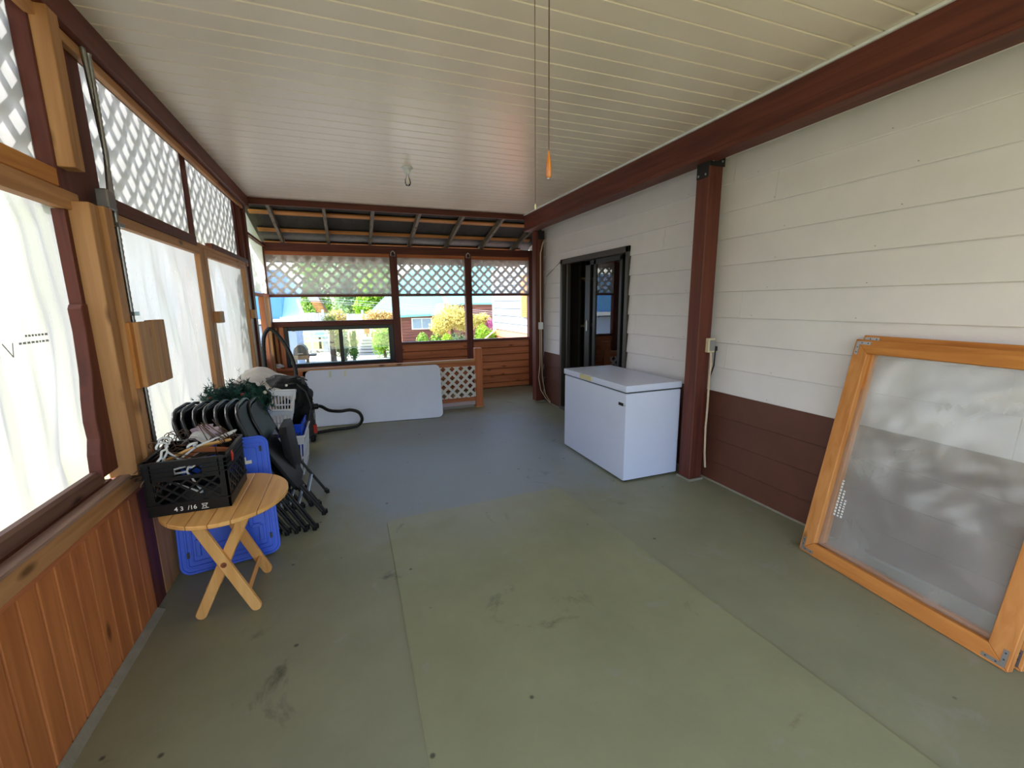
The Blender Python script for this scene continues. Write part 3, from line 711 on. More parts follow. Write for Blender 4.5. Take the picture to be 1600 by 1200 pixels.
# ------------------------------------------------------------------ folding table leaning at the back
ft = thing('folding_table', 'white plastic folding table on its side against the low railing', 'table', (.29, 6.05, 0))
tu = Vector((1.19+.60, -.17, 0)).normalized(); tv = Vector((.02, .235, .745)).normalized(); tv = (tv-tu*tv.dot(tu)).normalized(); tn = tu.cross(tv)
TO = Vector((-.605, 6.125, .008))
def rrect(W, Hh, r, n=6):
    out = []
    for cx, cy, a0 in ((W-r, r, -90), (W-r, Hh-r, 0), (r, Hh-r, 90), (r, r, 180)):
        for k in range(n+1): a = R(a0+90*k/n); out.append((cx+r*math.cos(a), cy+r*math.sin(a)))
    return out
MB().slab(rrect(1.80, .765, .07), TO, tu, tv, tn, -.045, 0).build('tabletop', m_tabw, ft, bevel=.008, seg=2, smooth=35)
MB().slab([(.05, .05), (1.75, .05), (1.75, .09), (.05, .09)], TO, tu, tv, tn, -.065, -.045).build('frame_rail', m_greyp, ft)
for u_ in (.25, 1.5):
    MB().tube([TO+tu*u_+tv*.1-tn*.066, TO+tu*(u_+.02)+tv*.64-tn*.066], .013, 8).build('leg', m_greyp, ft, smooth=60)
for u_, v0 in ((.30, .70), (.49, .70)):
    MB().slab([(u_, .66), (u_+.028, .655), (u_+.03, .745), (u_+.002, .745)], TO, tu, tv, tn, .0003, .0008).build('stain', mat('yellow_stain%d' % (u_*100), (214, 218, 200), .5, .1), ft, label='yellowish stain')

# ------------------------------------------------------------------ low lattice railing
rl = thing('lattice_railing', 'low wooden railing with white lattice and square end post', 'railing', (1.6, 6.38, 0))
RY = 6.42
MB().box(1.80, 1.915, RY-.06, RY+.055, 0.015, .925).build('post', m_cedar['z'], rl, bevel=.006)
MB().box(1.79, 1.925, RY-.07, RY+.065, 0, .016).build('post_base', m_pine['x'], rl)
MB().box(-.7, 1.80, RY-.04, RY+.04, .725, .757).build('cap_rail', m_pine['x'], rl, bevel=.003)
MB().box(-.7, 1.80, RY-.03, RY+.02, .645, .725).build('top_rail', m_cedar['x'], rl, bevel=.003)
MB().box(-.7, 1.80, RY-.03, RY+.02, .10, .175).build('bottom_rail', m_cedar['x'], rl, bevel=.003)
MB().box(-.7, 1.80, RY-.0, RY+.02, .035, .098).build('base_board', mat('pink_board', (198, 176, 178), .6, .12, 5), rl, bevel=.003)
MB().box(-.62, -.55, RY-.03, RY+.04, 0, .725).build('post', m_cedar['z'], rl, bevel=.004)
lt = holder('lattice_panel', rl)
lattice(lt, m_slat, (.95, RY-.025, .165), X, Z, (0, -1, 0), .85, .49, .098, .038, .006, phase=.3)

# ------------------------------------------------------------------ folding wooden side table
st = thing('side_table', 'round pine folding table carrying the black milk crate', 'table', (-.67, 2.55, 0))
cx, cy, rx, ry = -.668, 2.555, .288, .328
tp = holder('tabletop', st)
xs = [cx-rx, -.865, -.775, -.682, -.591, -.49, cx+rx]
for a, b in zip(xs, xs[1:]):
    a_, b_ = a+.0012, b-.0012; pl = []
    n = 14
    for k in range(n+1):
        x = a_+(b_-a_)*k/n; q = max(0, 1-((x-cx)/rx)**2); pl.append((x, cy-ry*math.sqrt(q)))
    for k in range(n+1):
        x = b_-(b_-a_)*k/n; q = max(0, 1-((x-cx)/rx)**2); pl.append((x, cy+ry*math.sqrt(q)))
    cl = []
    for p in pl:
        if not cl or (abs(p[0]-cl[-1][0])+abs(p[1]-cl[-1][1])) > 1e-4: cl.append(p)
    if abs(cl[0][0]-cl[-1][0])+abs(cl[0][1]-cl[-1][1]) < 1e-4: cl.pop()
    MB().slab(cl, (0, 0, 0), X, Y, Z, .584, .605).build('plank', m_furn['y'], tp, bevel=.003)
def stad(L, w, r0=True, r1=True):
    out = []
    for c, s, on in ((L, 1, r1), (0, -1, r0)):
        if on:
            for k in range(9): a = R(-90+180*k/8); out.append((c+s*math.cos(a)*w/2, s*math.sin(a)*w/2))
        else: out += [(c, -w/2*s), (c, w/2*s)]
    return out
def leg(x0, z0, x1, z1, y0, y1, r0, r1):
    d = Vector((x1-x0, 0, z1-z0)); L = d.length; d.normalize(); nn = Vector((-d.z, 0, d.x))
    MB().slab(stad(L, .052, r0, r1), (x0, 0, z0), d, nn, Y, y0, y1).build('leg', m_furn['z'], st, bevel=.003)
for ya, yb in ((2.40, 2.425), (2.75, 2.775)): leg(-.795, .56, -.572, .026, ya, yb, False, True)
for ya, yb in ((2.426, 2.45), (2.724, 2.749)): leg(-.567, .56, -.825, .026, ya, yb, False, True)
for yy in (2.40, 2.775): MB().lathe((-.688, yy, .298), [(.014, -.004), (.014, .004), (.008, .006)], 14, (0, -1 if yy < 2.5 else 1, 0)).build('pivot', m_cedar['y'], st)
MB().bar((-.606, 2.426, .10), (-.606, 2.749, .10), .022, .05, (.4, 0, .9)).build('stretcher', m_furn['y'], st, bevel=.003)
MB().bar((-.78, 2.45, .14), (-.78, 2.724, .14), .02, .045, (-.4, 0, .9)).build('stretcher', m_furn['y'], st, bevel=.003)
MB().box(-.60, -.545, 2.33, 2.80, .562, .584).build('cleat', m_furn['y'], st, bevel=.003)
MB().box(-.82, -.765, 2.33, 2.80, .562, .584).build('cleat', m_furn['y'], st, bevel=.003)

# ------------------------------------------------------------------ milk crate
CX0, CX1, CY0, CY1, CZ0, CZ1 = -.962, -.619, 2.412, 2.782, .606, .878
mc = thing('milk_crate', 'black plastic milk crate full of hangers on the pine table', 'crate', (-.79, 2.6, CZ0))
def crate_side(O, eu, en, W, slot):
    Hh = CZ1-CZ0; m = MB(); O, eu, en = Vector(O), Vector(eu), Vector(en)
    def rect(u0, u1, v0, v1, t0=-.010, t1=0): m.slab([(u0, v0), (u1, v0), (u1, v1), (u0, v1)], O, eu, Z, en, t0, t1)
    rect(0, W, 0, .052); rect(0, W, .052, .058, -.01, .006)
    rect(0, .035, .05, Hh); rect(W-.035, W, .05, Hh)
    rect(0, W, Hh-.012, Hh, -.01, .008)
    if slot:
        rect(.03, W*.36, Hh-.085, Hh-.01); rect(W*.70, W-.03, Hh-.085, Hh-.01); rect(W*.36, W*.7, Hh-.035, Hh-.01)
        for v in (.03, .052, .075): rect(0, W*.36, Hh-v-.004, Hh-v, -.01, .006); rect(W*.70, W, Hh-v-.004, Hh-v, -.01, .006)
        rect(W*.34, W*.72, Hh-.092, Hh-.082, -.01, .004)
    else:
        rect(.03, W-.03, Hh-.075, Hh-.01)
        for v in (.03, .052, .075): rect(0, W, Hh-v-.004, Hh-v, -.01, .006)
    rect(.03, W-.03, Hh-.10, Hh-.085)
    # diagonal webbing
    u0, u1, v0, v1 = .033, W-.033, .055, Hh-.095
    for sg in (1, -1):
        d = Vector((1, .78*sg)).normalized(); nn = Vector((-d.y, d.x))
        for k in range(-14, 15):
            c = Vector(((u0+u1)/2, (v0+v1)/2))+nn*k*.040; pl = [tuple(c-d*.6-nn*.0045), tuple(c+d*.6-nn*.0045), tuple(c+d*.6+nn*.0045), tuple(c-d*.6+nn*.0045)]
            pl = clip(pl, u0, u1, v0, v1)
            if len(pl) >= 3: m.slab(pl, O, eu, Z, en, -.009+.001*(sg > 0), -.001-.001*(sg > 0))
    m.build('side_panel', m_black, mc)
crate_side((CX0, CY0, CZ0), X, (0, -1, 0), CX1-CX0, True)
crate_side((CX1, CY1, CZ0), (-1, 0, 0), Y, CX1-CX0, True)
crate_side((CX1, CY0, CZ0), Y, X, CY1-CY0, False)
crate_side((CX0, CY1, CZ0), (0, -1, 0), (-1, 0, 0), CY1-CY0, False)
MB().box(CX0+.01, CX1-.01, CY0+.01, CY1-.01, CZ0, CZ0+.012).build('base', m_black, mc)
cu = bpy.data.curves.new('lettering', 'FONT'); cu.body = '4 3  /16'; cu.size = .030; cu.extrude = .0004; cu.offset = .0004
tmp = bpy.data.objects.new('lettering', cu); COL.objects.link(tmp)
dg = bpy.context.evaluated_depsgraph_get(); me = bpy.data.meshes.new_from_object(tmp.evaluated_get(dg)); bpy.data.objects.remove(tmp)
me.materials.clear(); me.materials.append(m_print)
lo = bpy.data.objects.new('lettering', me); COL.objects.link(lo); lo.parent = mc
lo.rotation_euler = (R(90), 0, 0); lo.location = Vector((-.858, CY0-.0015, CZ0+.015))-ORG[mc.name]
em = MB()
def er(u0, u1, v0, v1): em.box(CX0+u0, CX0+u1, CY0-.0020, CY0-.0010, CZ0+v0, CZ0+v1)
er(.216, .246, .010, .013); er(.218, .244, .034, .037)
em.bar((CX0+.220, CY0-.0015, CZ0+.018), (CX0+.242, CY0-.0015, CZ0+.032), .004, .001, (0, 1, 0)).bar((CX0+.220, CY0-.0015, CZ0+.031), (CX0+.238, CY0-.0015, CZ0+.017), .004, .001, (0, 1, 0))
er(.226, .237, .021, .029)
em.build('emblem', m_print, mc)
MB().lathe((CX1+.008, 2.50, .845), [(.014, 0), (.016, .003), (.012, .006)], 12, (1, 0, 0)).build('red_sticker', m_red, mc)
for z in (.865, .826): MB().box(CX1+.0075, CX1+.012, 2.486, 2.514, z-.008, z+.008).build('red_sticker', m_red, mc, bevel=.003)

# hangers
def hanger_pts(w=.40, h=.10):
    hook = [(0.012*0+.022*math.cos(R(a)), .062+.022*math.sin(R(a))) for a in range(-60, 181, 24)][::-1]
    hook = [(-.0, .0)]+[(0, .03)]+[(.022*math.cos(R(a))*1, .055+.022*math.sin(R(a))) for a in (-90, -45, 0, 45, 90, 135, 180, 205)]
    tri = [(0, 0), (-w*.46, -h*.85), (-w*.49, -h*.95), (-w*.47, -h), (w*.47, -h), (w*.49, -h*.95), (w*.46, -h*.85), (0, 0)]
    return tri, hook
def hanger(name, label, material, r, loc, rot, group=None, w=.34, h=.10, flat=False):
    t = thing(name, label, 'hanger', loc, group); t.rotation_euler = rot
    ORG[t.name] = Vector()
    tri, hook = hanger_pts(w, h)
    if flat:
        pl = [(-w/2, -.05), (-w/2+.02, -.062), (0, -.012), (w/2-.02, -.062), (w/2, -.05), (.03, .012), (-.03, .012)]
        MB().slab(pl, (0, 0, 0), X, Z, Y, -.006, .006).build('shoulder_bar', material, t, bevel=.002)
        MB().tube([(a, 0, b+.01) for a, b in hook], .0022, 6).build('hook', m_steel, t, smooth=60)
    else:
        MB().tube([(a, 0, b) for a, b in tri], r, 6).build('frame', material, t, smooth=60)
        MB().tube([(a, 0, b) for a, b in hook], r, 6).build('hook', material, t, smooth=60)
    return t
random.seed(21)
w0 = hanger('wire_hanger', 'thin brown wire hanger bunched at the wall side of the milk crate', m_wire, .0022, (-.90, 2.52, .90), (R(10), R(-12), R(70)), 'wire hangers bunched in the milk crate')
for k in range(10):
    copy_thing(w0, (-.905+.012*random.uniform(-1, 1)+.005*k, 2.50+.026*k, .885+.01*random.uniform(-1, 1)), rot=(R(14+random.uniform(-14, 14)), R(-8+random.uniform(-8, 8)), R(4+random.uniform(-14, 14))))
w1 = hanger('wire_hanger', 'thin brown wire hanger at the chair side of the milk crate', m_wire, .0022, (-.70, 2.66, .915), (R(70), R(60), R(20)), 'wire hangers at the chair side of the crate', w=.2, h=.05)
for k in range(5):
    copy_thing(w1, (-.70+.012*k, 2.58+.03*k, .91+.012*random.uniform(-1, 1)), rot=(R(70+random.uniform(-10, 10)), R(62+random.uniform(-12, 12)), R(14+random.uniform(-14, 14))))
hanger('white_hanger', 'white plastic hanger lying across the top of the milk crate', m_wplastic, .0052, (-.765, 2.52, .905), (R(62), R(-26), R(14)), w=.36, h=.11)
hanger('white_hanger', 'white plastic hanger with its hook over the near crate corner', m_wplastic, .0055, (-.893, 2.462, .885), (R(8), R(8), R(35)), w=.12)
hanger('white_hanger', 'white plastic hanger with a tall hook behind the corner one', m_wplastic, .0055, (-.878, 2.50, .90), (R(4), R(-6), R(20)), w=.12)
hanger('white_hanger', 'white plastic hanger lying lowest inside the milk crate', m_wplastic, .0052, (-.80, 2.46, .80), (R(20), R(30), R(-6)), w=.20)
hanger('wooden_hanger', 'wooden hanger lying lengthwise on top of the milk crate', m_furn['x'], .004, (-.775, 2.55, .893), (R(58), R(-12), R(12)), w=.31, flat=True)
hanger('wooden_hanger', 'dark wooden hanger sunk beside the pale wooden one', m_cedar['x'], .004, (-.78, 2.60, .865), (R(20), R(-10), R(5)), w=.30, flat=True)
pl = MB().grid(lambda u, v: Vector((-.85+u*.11+.02*v, 2.56+v*.16, .905+.04*math.sin(u*3.1)+.02*noise.noise(Vector((u*3, v*3, 1))))), 12, 12)
tag(pl.build('white_sheet', m_wplastic, None, smooth=60), 'crumpled white plastic sheet between the hangers', 'sheet')
tag(MB().blob((-.765, 2.70, .925), (.065, .05, .045), .5, 3.5, 26, 18, 4).build('scarf', m_lilac, None, smooth=70), 'bunched lilac cloth on the hangers in the milk crate', 'cloth')

# ------------------------------------------------------------------ blue tote lid leaning on the chairs
ld = thing('tote_cover', 'large blue plastic tote lid standing on edge behind the pine table', 'lid', (-.78, 2.95, 0))
lo_ = Vector((-1.045, 2.872, .012)); lu = Vector((.53, .105, 0)).normalized(); lv = Vector((.0, .205, .745)); lv = (lv-lu*lv.dot(lu)).normalized(); ln = lu.cross(lv)
W_, H_ = .535, .775
MB().slab(rrect(W_, H_, .06), lo_, lu, lv, ln, -.012, 0).build('panel', m_bluelid, ld, bevel=.004)
def ring(w0, w1, r, t0, t1, nm):
    o = rrect(W_-2*w0, H_-2*w0, max(.012, r-w0)); i = rrect(W_-2*w1, H_-2*w1, max(.01, r-w1)); n = len(o)
    m = MB(); vs_ = []
    for q, ww, tt in ((o, w0, t0), (o, w0, t1), (i, w1, t1), (i, w1, t0)):
        vs_ += [lo_+lu*(p[0]+ww)+lv*(p[1]+ww)+ln*tt for p in q]
    fs = [(a*n+k, a*n+(k+1) % n, ((a+1) % 4)*n+(k+1) % n, ((a+1) % 4)*n+k) for a in range(4) for k in range(n)]
    m.add(vs_, fs); m.build(nm, m_bluelid, ld, bevel=.0015)
ring(.0, .014, .06, -.03, .006, 'rim'); ring(.035, .047, .06, 0, .007, 'ridge'); ring(.065, .074, .06, 0, .006, 'ridge')
ribs = MB()
for sgn in (0, 1):
    pth = [(.10, .10), (.10, .20), (.15, .20), (.15, .29), (.11, .29), (.11, .36), (.16, .36), (.16, .46), (.11, .46), (.11, .56), (.17, .56), (.17, .66), (.27, .66)]
    for p, q in zip(pth, pth[1:]):
        a = (W_-p[0] if sgn else p[0], p[1]); b = (W_-q[0] if sgn else q[0], q[1])
        ribs.bar(lo_+lu*a[0]+lv*a[1]+ln*.003, lo_+lu*b[0]+lv*b[1]+ln*.003, .024, .018, ln)
for v in (.14, .40, .62): ribs.bar(lo_+lu*.19+lv*v+ln*.002, lo_+lu*(W_-.19)+lv*v+ln*.002, .03, .014, ln)
ribs.build('ribs', m_bluelid, ld, bevel=.002)
for u_, v_ in ((.04, .10), (.04, .67), (W_-.055, .10), (W_-.055, .67)):
    MB().slab([(u_, v_), (u_+.014, v_), (u_+.014, v_+.035), (u_, v_+.035)], lo_, lu, lv, ln, .004, .0085).build('slot', m_black, ld)
MB().slab([(.385, .60), (.43, .60), (.43, .622), (.40, .622), (.40, .645), (.385, .645)], lo_, lu, lv, ln, .007, .0085).build('label', m_print, ld)

# ------------------------------------------------------------------ folded chairs
def tube_path(prof, y): return [(p[0], y, p[1]) for p in prof]
def make_chair(label, seat_t, seat_off, hang=False):
    t = thing('folding_chair', label, 'chair', (0, 0, 0), 'folded chairs leaning in a row')
    hw = .225; r = .011
    prof = [(0, .012), (-.135, .275), (-.27, .55), (-.33, .72), (-.375, .86)]
    MBx = MB(); n = Vector((.93, 0, .36)).normalized()
    # uprights with a rounded top bow
    path = [Vector((p[0], -hw, p[1])) for p in prof]
    top = Vector((-.40, 0, .965))
    path += [Vector((-.393, -hw+.02, .925)), Vector((-.402, -hw+.07, .96)), Vector((-.405, -.1, .972)), Vector((-.405, .1, .972)), Vector((-.402, hw-.07, .96)), Vector((-.393, hw-.02, .925))]
    path += [Vector((p[0], hw, p[1])) for p in prof[::-1]]
    MBx.tube(path, r, 8).build('front_frame', m_blackpaint, t, smooth=60)
    # padded back: rounded panel following the bow
    def bp(u, v, off): # u across, v up
        z = .68+v*.275; x = -.315-.088*v-.012*math.sin(math.pi*v)
        return Vector((x+off, u, z))
    outline = [(p[0]-hw, p[1]) for p in rrect(2*hw, 1.0, .001)]
    def backgrid(off):
        def f(a, b):
            v = b; ww = hw-.006
            if v > .62: ww -= .11*(1-math.sqrt(max(0, 1-((v-.62)/.38)**2)))
            if v < .12: ww -= .04*(1-math.sqrt(max(0, 1-((.12-v)/.12)**2)))
            return bp((a*2-1)*ww, v, off)
        return f
    m = MB(); nu, nv = 14, 18
    f1, f2 = backgrid(-.012), backgrid(.012)
    vs_ = [f1(i/nu, j/nv) for j in range(nv+1) for i in range(nu+1)]+[f2(i/nu, j/nv)+Vector((.006*math.sin(math.pi*i/nu)*math.sin(math.pi*j/nv), 0, 0)) for j in range(nv+1) for i in range(nu+1)]
    N = (nu+1)*(nv+1); fs = []
    for j in range(nv):
        for i in range(nu):
            a = j*(nu+1)+i; fs.append((a, a+1, a+nu+2, a+nu+1)); fs.append((N+a, N+a+nu+1, N+a+nu+2, N+a+1))
    for i in range(nu): fs.append((i, N+i, N+i+1, i+1)); b = nv*(nu+1)+i; fs.append((b, b+1, N+b+1, N+b))
    for j in range(nv): a = j*(nu+1); fs.append((a, a+nu+1, N+a+nu+1, N+a)); b = a+nu; fs.append((b, N+b, N+b+nu+1, b+nu+1))
    m.add(vs_, fs).build('backrest', m_vinyl, t, smooth=50)
    # rear legs
    for y_ in (-hw+.03, hw-.03):
        MB().tube([(-.25, y_, .52), (-.13, y_, .28), (.012, y_, .012)], .0095, 8).build('rear_leg', m_blackpaint, t, smooth=60)
    MB().tube([(-.09, -hw+.03, .20), (-.09, hw-.03, .20)], .008, 8).build('rear_crossbar', m_steel, t, smooth=60)
    MB().tube([(-.10, -hw, .205), (-.10, hw, .205)], .008, 8).build('front_crossbar', m_blackpaint, t, smooth=60)
    # seat folded up against the frame
    d = Vector((-.27, 0, .52)).normalized(); nn = Vector((d.z, 0, -d.x))
    O = Vector((-.115, 0, .30))+nn*seat_off
    w2 = .19
    if hang: d = Vector((-.10, 0, .99)).normalized(); nn = Vector((d.z, 0, -d.x)); O = Vector((-.175, 0, .36))
    MB().slab([(-w2+.02, 0), (w2-.02, 0), (w2, .03), (w2, .36), (w2-.05, .40), (-w2+.05, .40), (-w2, .36), (-w2, .03)], O, Y, d, nn, -seat_t/2, seat_t/2).build('seat', m_vinyl, t, bevel=.006, seg=2, smooth=40)
    for p in ((0, -hw), (0, hw), (.012, -hw+.03), (.012, hw-.03)):
        MB().lathe((p[0], p[1], 0), [(.015, 0), (.015, .03), (.012, .034)], 10).build('foot', m_black, t)
    return t
ch0 = make_chair('seventh black folding chair from the plastic wall in the row', .026, .030)
ch0.scale = (1, 1, .97)
ch0.location = (-.335, 3.43, 0)
names = ['first', 'second', 'third', 'fourth', 'fifth', 'sixth']
for k, fx in enumerate((-.68, -.635, -.575, -.515, -.455, -.395)):
    copy_thing(ch0, (fx, 3.425+.004*(k % 3), 0), names[k]+' black folding chair from the plastic wall in the row')
chA = make_chair('last black folding chair in the row, its padded seat sticking out', .050, .040, True)
chA.scale = (1.06, 1, .93)
chA.location = (-.285, 3.66, 0)

# ------------------------------------------------------------------ tote, garland, padding, baskets, bag
tt = thing('storage_tote', 'blue storage tote standing behind the folded chairs', 'tote', (-.85, 4.15, 0))
MB().hexa([(-1.03, 3.86, 0), (-.72, 3.86, 0), (-.72, 4.11, 0), (-1.03, 4.11, 0), (-1.05, 3.84, .74), (-.70, 3.84, .74), (-.70, 4.13, .74), (-1.05, 4.13, .74)]).build('body', m_blue, tt, bevel=.01)
MB().box(-1.06, -.69, 3.83, 4.14, .72, .75).build('rim', m_blue, tt, bevel=.005)
gl = thing('christmas_garland', 'heap of green artificial garland on top of the chairs', 'garland', (-.87, 4.0, .74))
random.seed(11)
mb = MB(); core = []
for k in range(420):
    a = random.uniform(0, 6.28); rr = math.sqrt(random.random())
    c = Vector((-.84+.20*rr*math.cos(a), 3.92+.22*rr*math.sin(a), .78+random.uniform(0, .25)*(1-.5*rr*rr)))
    if k % 4 == 0: c = Vector((random.uniform(-1.04, -.85), random.uniform(3.70, 3.84), random.uniform(.84, .99)))
    d = Vector((random.uniform(-1, 1), random.uniform(-1, 1), random.uniform(-.6, 1))).normalized(); L = random.uniform(.05, .10)
    sd = d.orthogonal().normalized(); sd2 = d.cross(sd)
    for q in range(16):
        b = c+d*L*(q/16); an = random.uniform(0, 6.28); nd = (sd*math.cos(an)+sd2*math.sin(an)+d*.6).normalized()*random.uniform(.022, .036)
        wv = nd.cross(d).normalized()*.0035
        mb.add([b-wv, b+wv, b+nd], [(0, 1, 2)])
mb.build('needles', m_needle, gl, kind='stuff')
MB().blob((-.84, 4.02, .84), (.18, .16, .13), .4, 3, 24, 14, 2).build('core', leafmat('garland_dark', (12, 30, 26), (24, 52, 44)), gl, smooth=60)
for p, m in (((-.80, 3.79, .93), m_red), ((-.70, 3.82, .89), m_paper), ((-.93, 3.80, .90), m_steel), ((-.66, 3.87, .92), m_paper)):
    MB().lathe(p, [(.002, -.014), (.011, -.009), (.014, 0), (.011, .009), (.002, .014)], 10).build('bauble', m, gl, smooth=60)
tg = thing('paper_tag', 'red and white paper tag sticking out of the garland', 'tag', (-1.06, 3.92, .92))
MB().slab([(0, 0), (.05, -.035), (.085, .02), (.04, .05)], (-1.085, 3.90, .905), X, Z, (0, -1, .2), 0, .002).build('card', m_paper, tg)
MB().slab([(.03, -.005), (.055, -.022), (.065, .012), (.042, .03)], (-1.085, 3.898, .905), X, Z, (0, -1, .2), .002, .004).build('red_print', m_red, tg)
pk = MB()
def pf_(u, v):
    x = -1.05+u*.52; y = 4.60+v*.6
    z = .935+.035*math.sin(math.pi*min(1, u*1.7))-.20*max(0, u-.35)**1.0+.02*noise.noise(Vector((u*5, v*4, 3)))-.05*(1-v)
    return Vector((x, y, z))
nu, nv = 22, 16; top = [pf_(i/nu, j/nv) for j in range(nv+1) for i in range(nu+1)]
bot = [p-Vector((0, 0, .05+.015*math.sin(p.x*30))) for p in top]; N = len(top); fs = []
for j in range(nv):
    for i in range(nu):
        a = j*(nu+1)+i; fs += [(a, a+1, a+nu+2, a+nu+1), (N+a, N+a+nu+1, N+a+nu+2, N+a+1)]
for i in range(nu): b = nv*(nu+1)+i; fs += [(i, N+i, N+i+1, i+1), (b, b+1, N+b+1, N+b)]
for j in range(nv): a = j*(nu+1); b = a+nu; fs += [(a, a+nu+1, N+a+nu+1, N+a), (b, N+b, N+b+nu+1, b+nu+1)]
tag(pk.add(top+bot, fs).build('white_padding', m_foam, None, smooth=50), 'folded white padding sheet lying across the pile behind the garland', 'padding')
cb = thing('cardboard_box', 'plain brown carton under the white padding sheet', 'box', (-.84, 4.9, 0))
MB().box(-1.04, -.62, 4.62, 5.2, 0, .78).build('body', m_tan, cb, bevel=.004)
MB().box(-.86, -.80, 4.615, 5.205, .3, .785).build('tape', m_pine['y'], cb)

def basket(label, O, sx, sy, h, m, taper=.04, step=.028, parentloc=None, bars=.011):
    x, y, z = O; t = thing('laundry_basket', label, 'basket', O)
    def pt(u, v, k):   # u,v in [0,1]; k height fraction
        e = taper*(1-k); return Vector((x-sx/2+e+u*(sx-2*e), y-sy/2+e+v*(sy-2*e), z+h*k))
    def wall(fn, L, nm):
        mb = MB(); n = max(4, int(L/step))
        nrm = (fn(1, 0)-fn(0, 0)).cross(Vector((0, 0, 1))).normalized()
        for i in range(n+1):
            a = fn(i/n, .10); b = fn(i/n, .80); mb.bar(a, b, bars, .004, nrm)
        for k0, k1 in ((0, .12), (.42, .47), (.78, .96)):
            mb.add([fn(0, k0)-nrm*.002, fn(1, k0)-nrm*.002, fn(1, k1)-nrm*.002, fn(0, k1)-nrm*.002, fn(0, k0)+nrm*.002, fn(1, k0)+nrm*.002, fn(1, k1)+nrm*.002, fn(0, k1)+nrm*.002], [(0, 1, 2, 3), (7, 6, 5, 4), (0, 4, 5, 1), (1, 5, 6, 2), (2, 6, 7, 3), (3, 7, 4, 0)])
        mb.build(nm, m, t)
    wall(lambda u, k: pt(u, 0, k), sx, 'side_wall'); wall(lambda u, k: pt(u, 1, k), sx, 'side_wall')
    wall(lambda u, k: pt(0, u, k), sy, 'end_wall'); wall(lambda u, k: pt(1, u, k), sy, 'end_wall')
    MB().tube([pt(-.02, -.02, .98), pt(1.02, -.02, .98), pt(1.02, 1.02, .98), pt(-.02, 1.02, .98)], .011, 8, closed=True).build('rim', m, t, smooth=60)
    q = [pt(0, 0, 0), pt(1, 0, 0), pt(1, 1, 0), pt(0, 1, 0)]
    MB().hexa(q+[p+Vector((0, 0, .006)) for p in q]).build('bottom', m, t)
    return t
basket('white slatted laundry basket standing on the floor, another nested inside', (-.605, 4.62, 0), .28, .54, .40, m_wplastic, .03)
basket('bright blue laundry basket nested inside the white floor basket', (-.605, 4.62, .13), .255, .51, .38, m_blue, .035)
b3 = basket('upper white slatted laundry basket propped on the pile below the padding', (-.66, 4.36, .52), .26, .40, .26, m_wplastic, .03)
b3.rotation_euler = (R(14), R(3), 0)
bx = thing('carton', 'small low carton supporting the upper white basket', 'box', (-.66, 4.4, 0))
MB().box(-.685, -.67, 4.2, 4.3, 0, .5).build('panel', m_room, bx)
# black bag / jacket draped over the baskets
bgm = MB().blob((-.55, 4.86, .66), (.15, .24, .22), .45, 2.2, 30, 22, 9)
bgm.blob((-.66, 4.78, .83), (.20, .16, .09), .35, 2.4, 26, 16, 5)
bgt = thing('black_bag', 'black cloth bag slumped over the laundry baskets', 'bag', (-.55, 4.8, .5))
bgm.build('body', m_cloth, bgt, smooth=60)
MB().tube([(-.52, 4.68, .84), (-.44, 4.66, .76), (-.40, 4.64, .60), (-.43, 4.63, .48), (-.50, 4.66, .40)], .009, 6).build('strap', m_greyp, bgt, smooth=60)
MB().box(-.475, -.445, 4.72, 4.735, .83, .90).bar((-.46, 4.73, .89), (-.42, 4.73, .86), .016, .012).build('buckle', m_blackpaint, bgt)
MB().lathe((-.60, 4.63, .84), [(.012, 0), (.012, .004)], 10, (0, -1, .3)).build('button', m_paper, bgt)

# ------------------------------------------------------------------ shop vacuum and hoses
va = thing('shop_vacuum', 'grey and black shop vacuum with a red foot and long black hose', 'vacuum cleaner', (-.575, 5.55, 0))
MB().lathe((-.575, 5.55, .05), [(.12, 0), (.13, .02), (.125, .30), (.132, .31), (.132, .33)], 28).build('drum', m_greyp, va, smooth=40)
MB().lathe((-.575, 5.55, .385), [(.132, 0), (.128, .06), (.10, .13), (.06, .165), (.0, .17)], 28).build('motor_head', m_black, va, smooth=40)
MB().tube([(-.635, 5.55, .53), (-.615, 5.55, .585), (-.535, 5.55, .585), (-.515, 5.55, .53)], .014, 8).build('carry_handle', m_black, va, smooth=60)
MB().lathe((-.47, 5.55, .41), [(.035, -.02), (.035, .06), (.024, .07)], 14, (1, 0, 0)).build('hose_port', m_black, va, smooth=40)
for a in range(4):
    an = R(45+90*a); c = Vector((-.575+.125*math.cos(an), 5.55+.125*math.sin(an), 0))
    f = MB().lathe(c, [(.028, .01), (.03, .05), (.028, .075)], 12).build('caster_base', m_black, va, smooth=40)
    MB().lathe(c+Vector((0, -.012, .014)), [(.014, 0), (.014, .024)], 12, (0, 1, 0)).build('wheel', m_black, f, smooth=40)
MB().box(-.475, -.435, 5.47, 5.53, .10, .20).build('latch', m_red, va, bevel=.006, label='red latch')
MB().box(-.475, -.445, 5.50, 5.60, .26, .34).build('latch', m_steel, va, bevel=.005)
def smooth_path(p, n=6):
    p = [Vector(q) for q in p]; out = []
    for i in range(len(p)-1):
        a, b, c, d = p[max(i-1, 0)], p[i], p[i+1], p[min(i+2, len(p)-1)]
        for k in range(n):
            t = k/n; out.append(.5*((2*b)+(c-a)*t+(2*a-5*b+4*c-d)*t*t+(3*b-a-3*c+d)*t**3))
    return out+[p[-1]]
def hose(path, r, nm, parent, n=6):
    p = smooth_path(path, n); return MB().tube(p, [r*(1.0 if i % 2 else .90) for i in range(len(p))], 10).build(nm, m_black, parent, smooth=70)
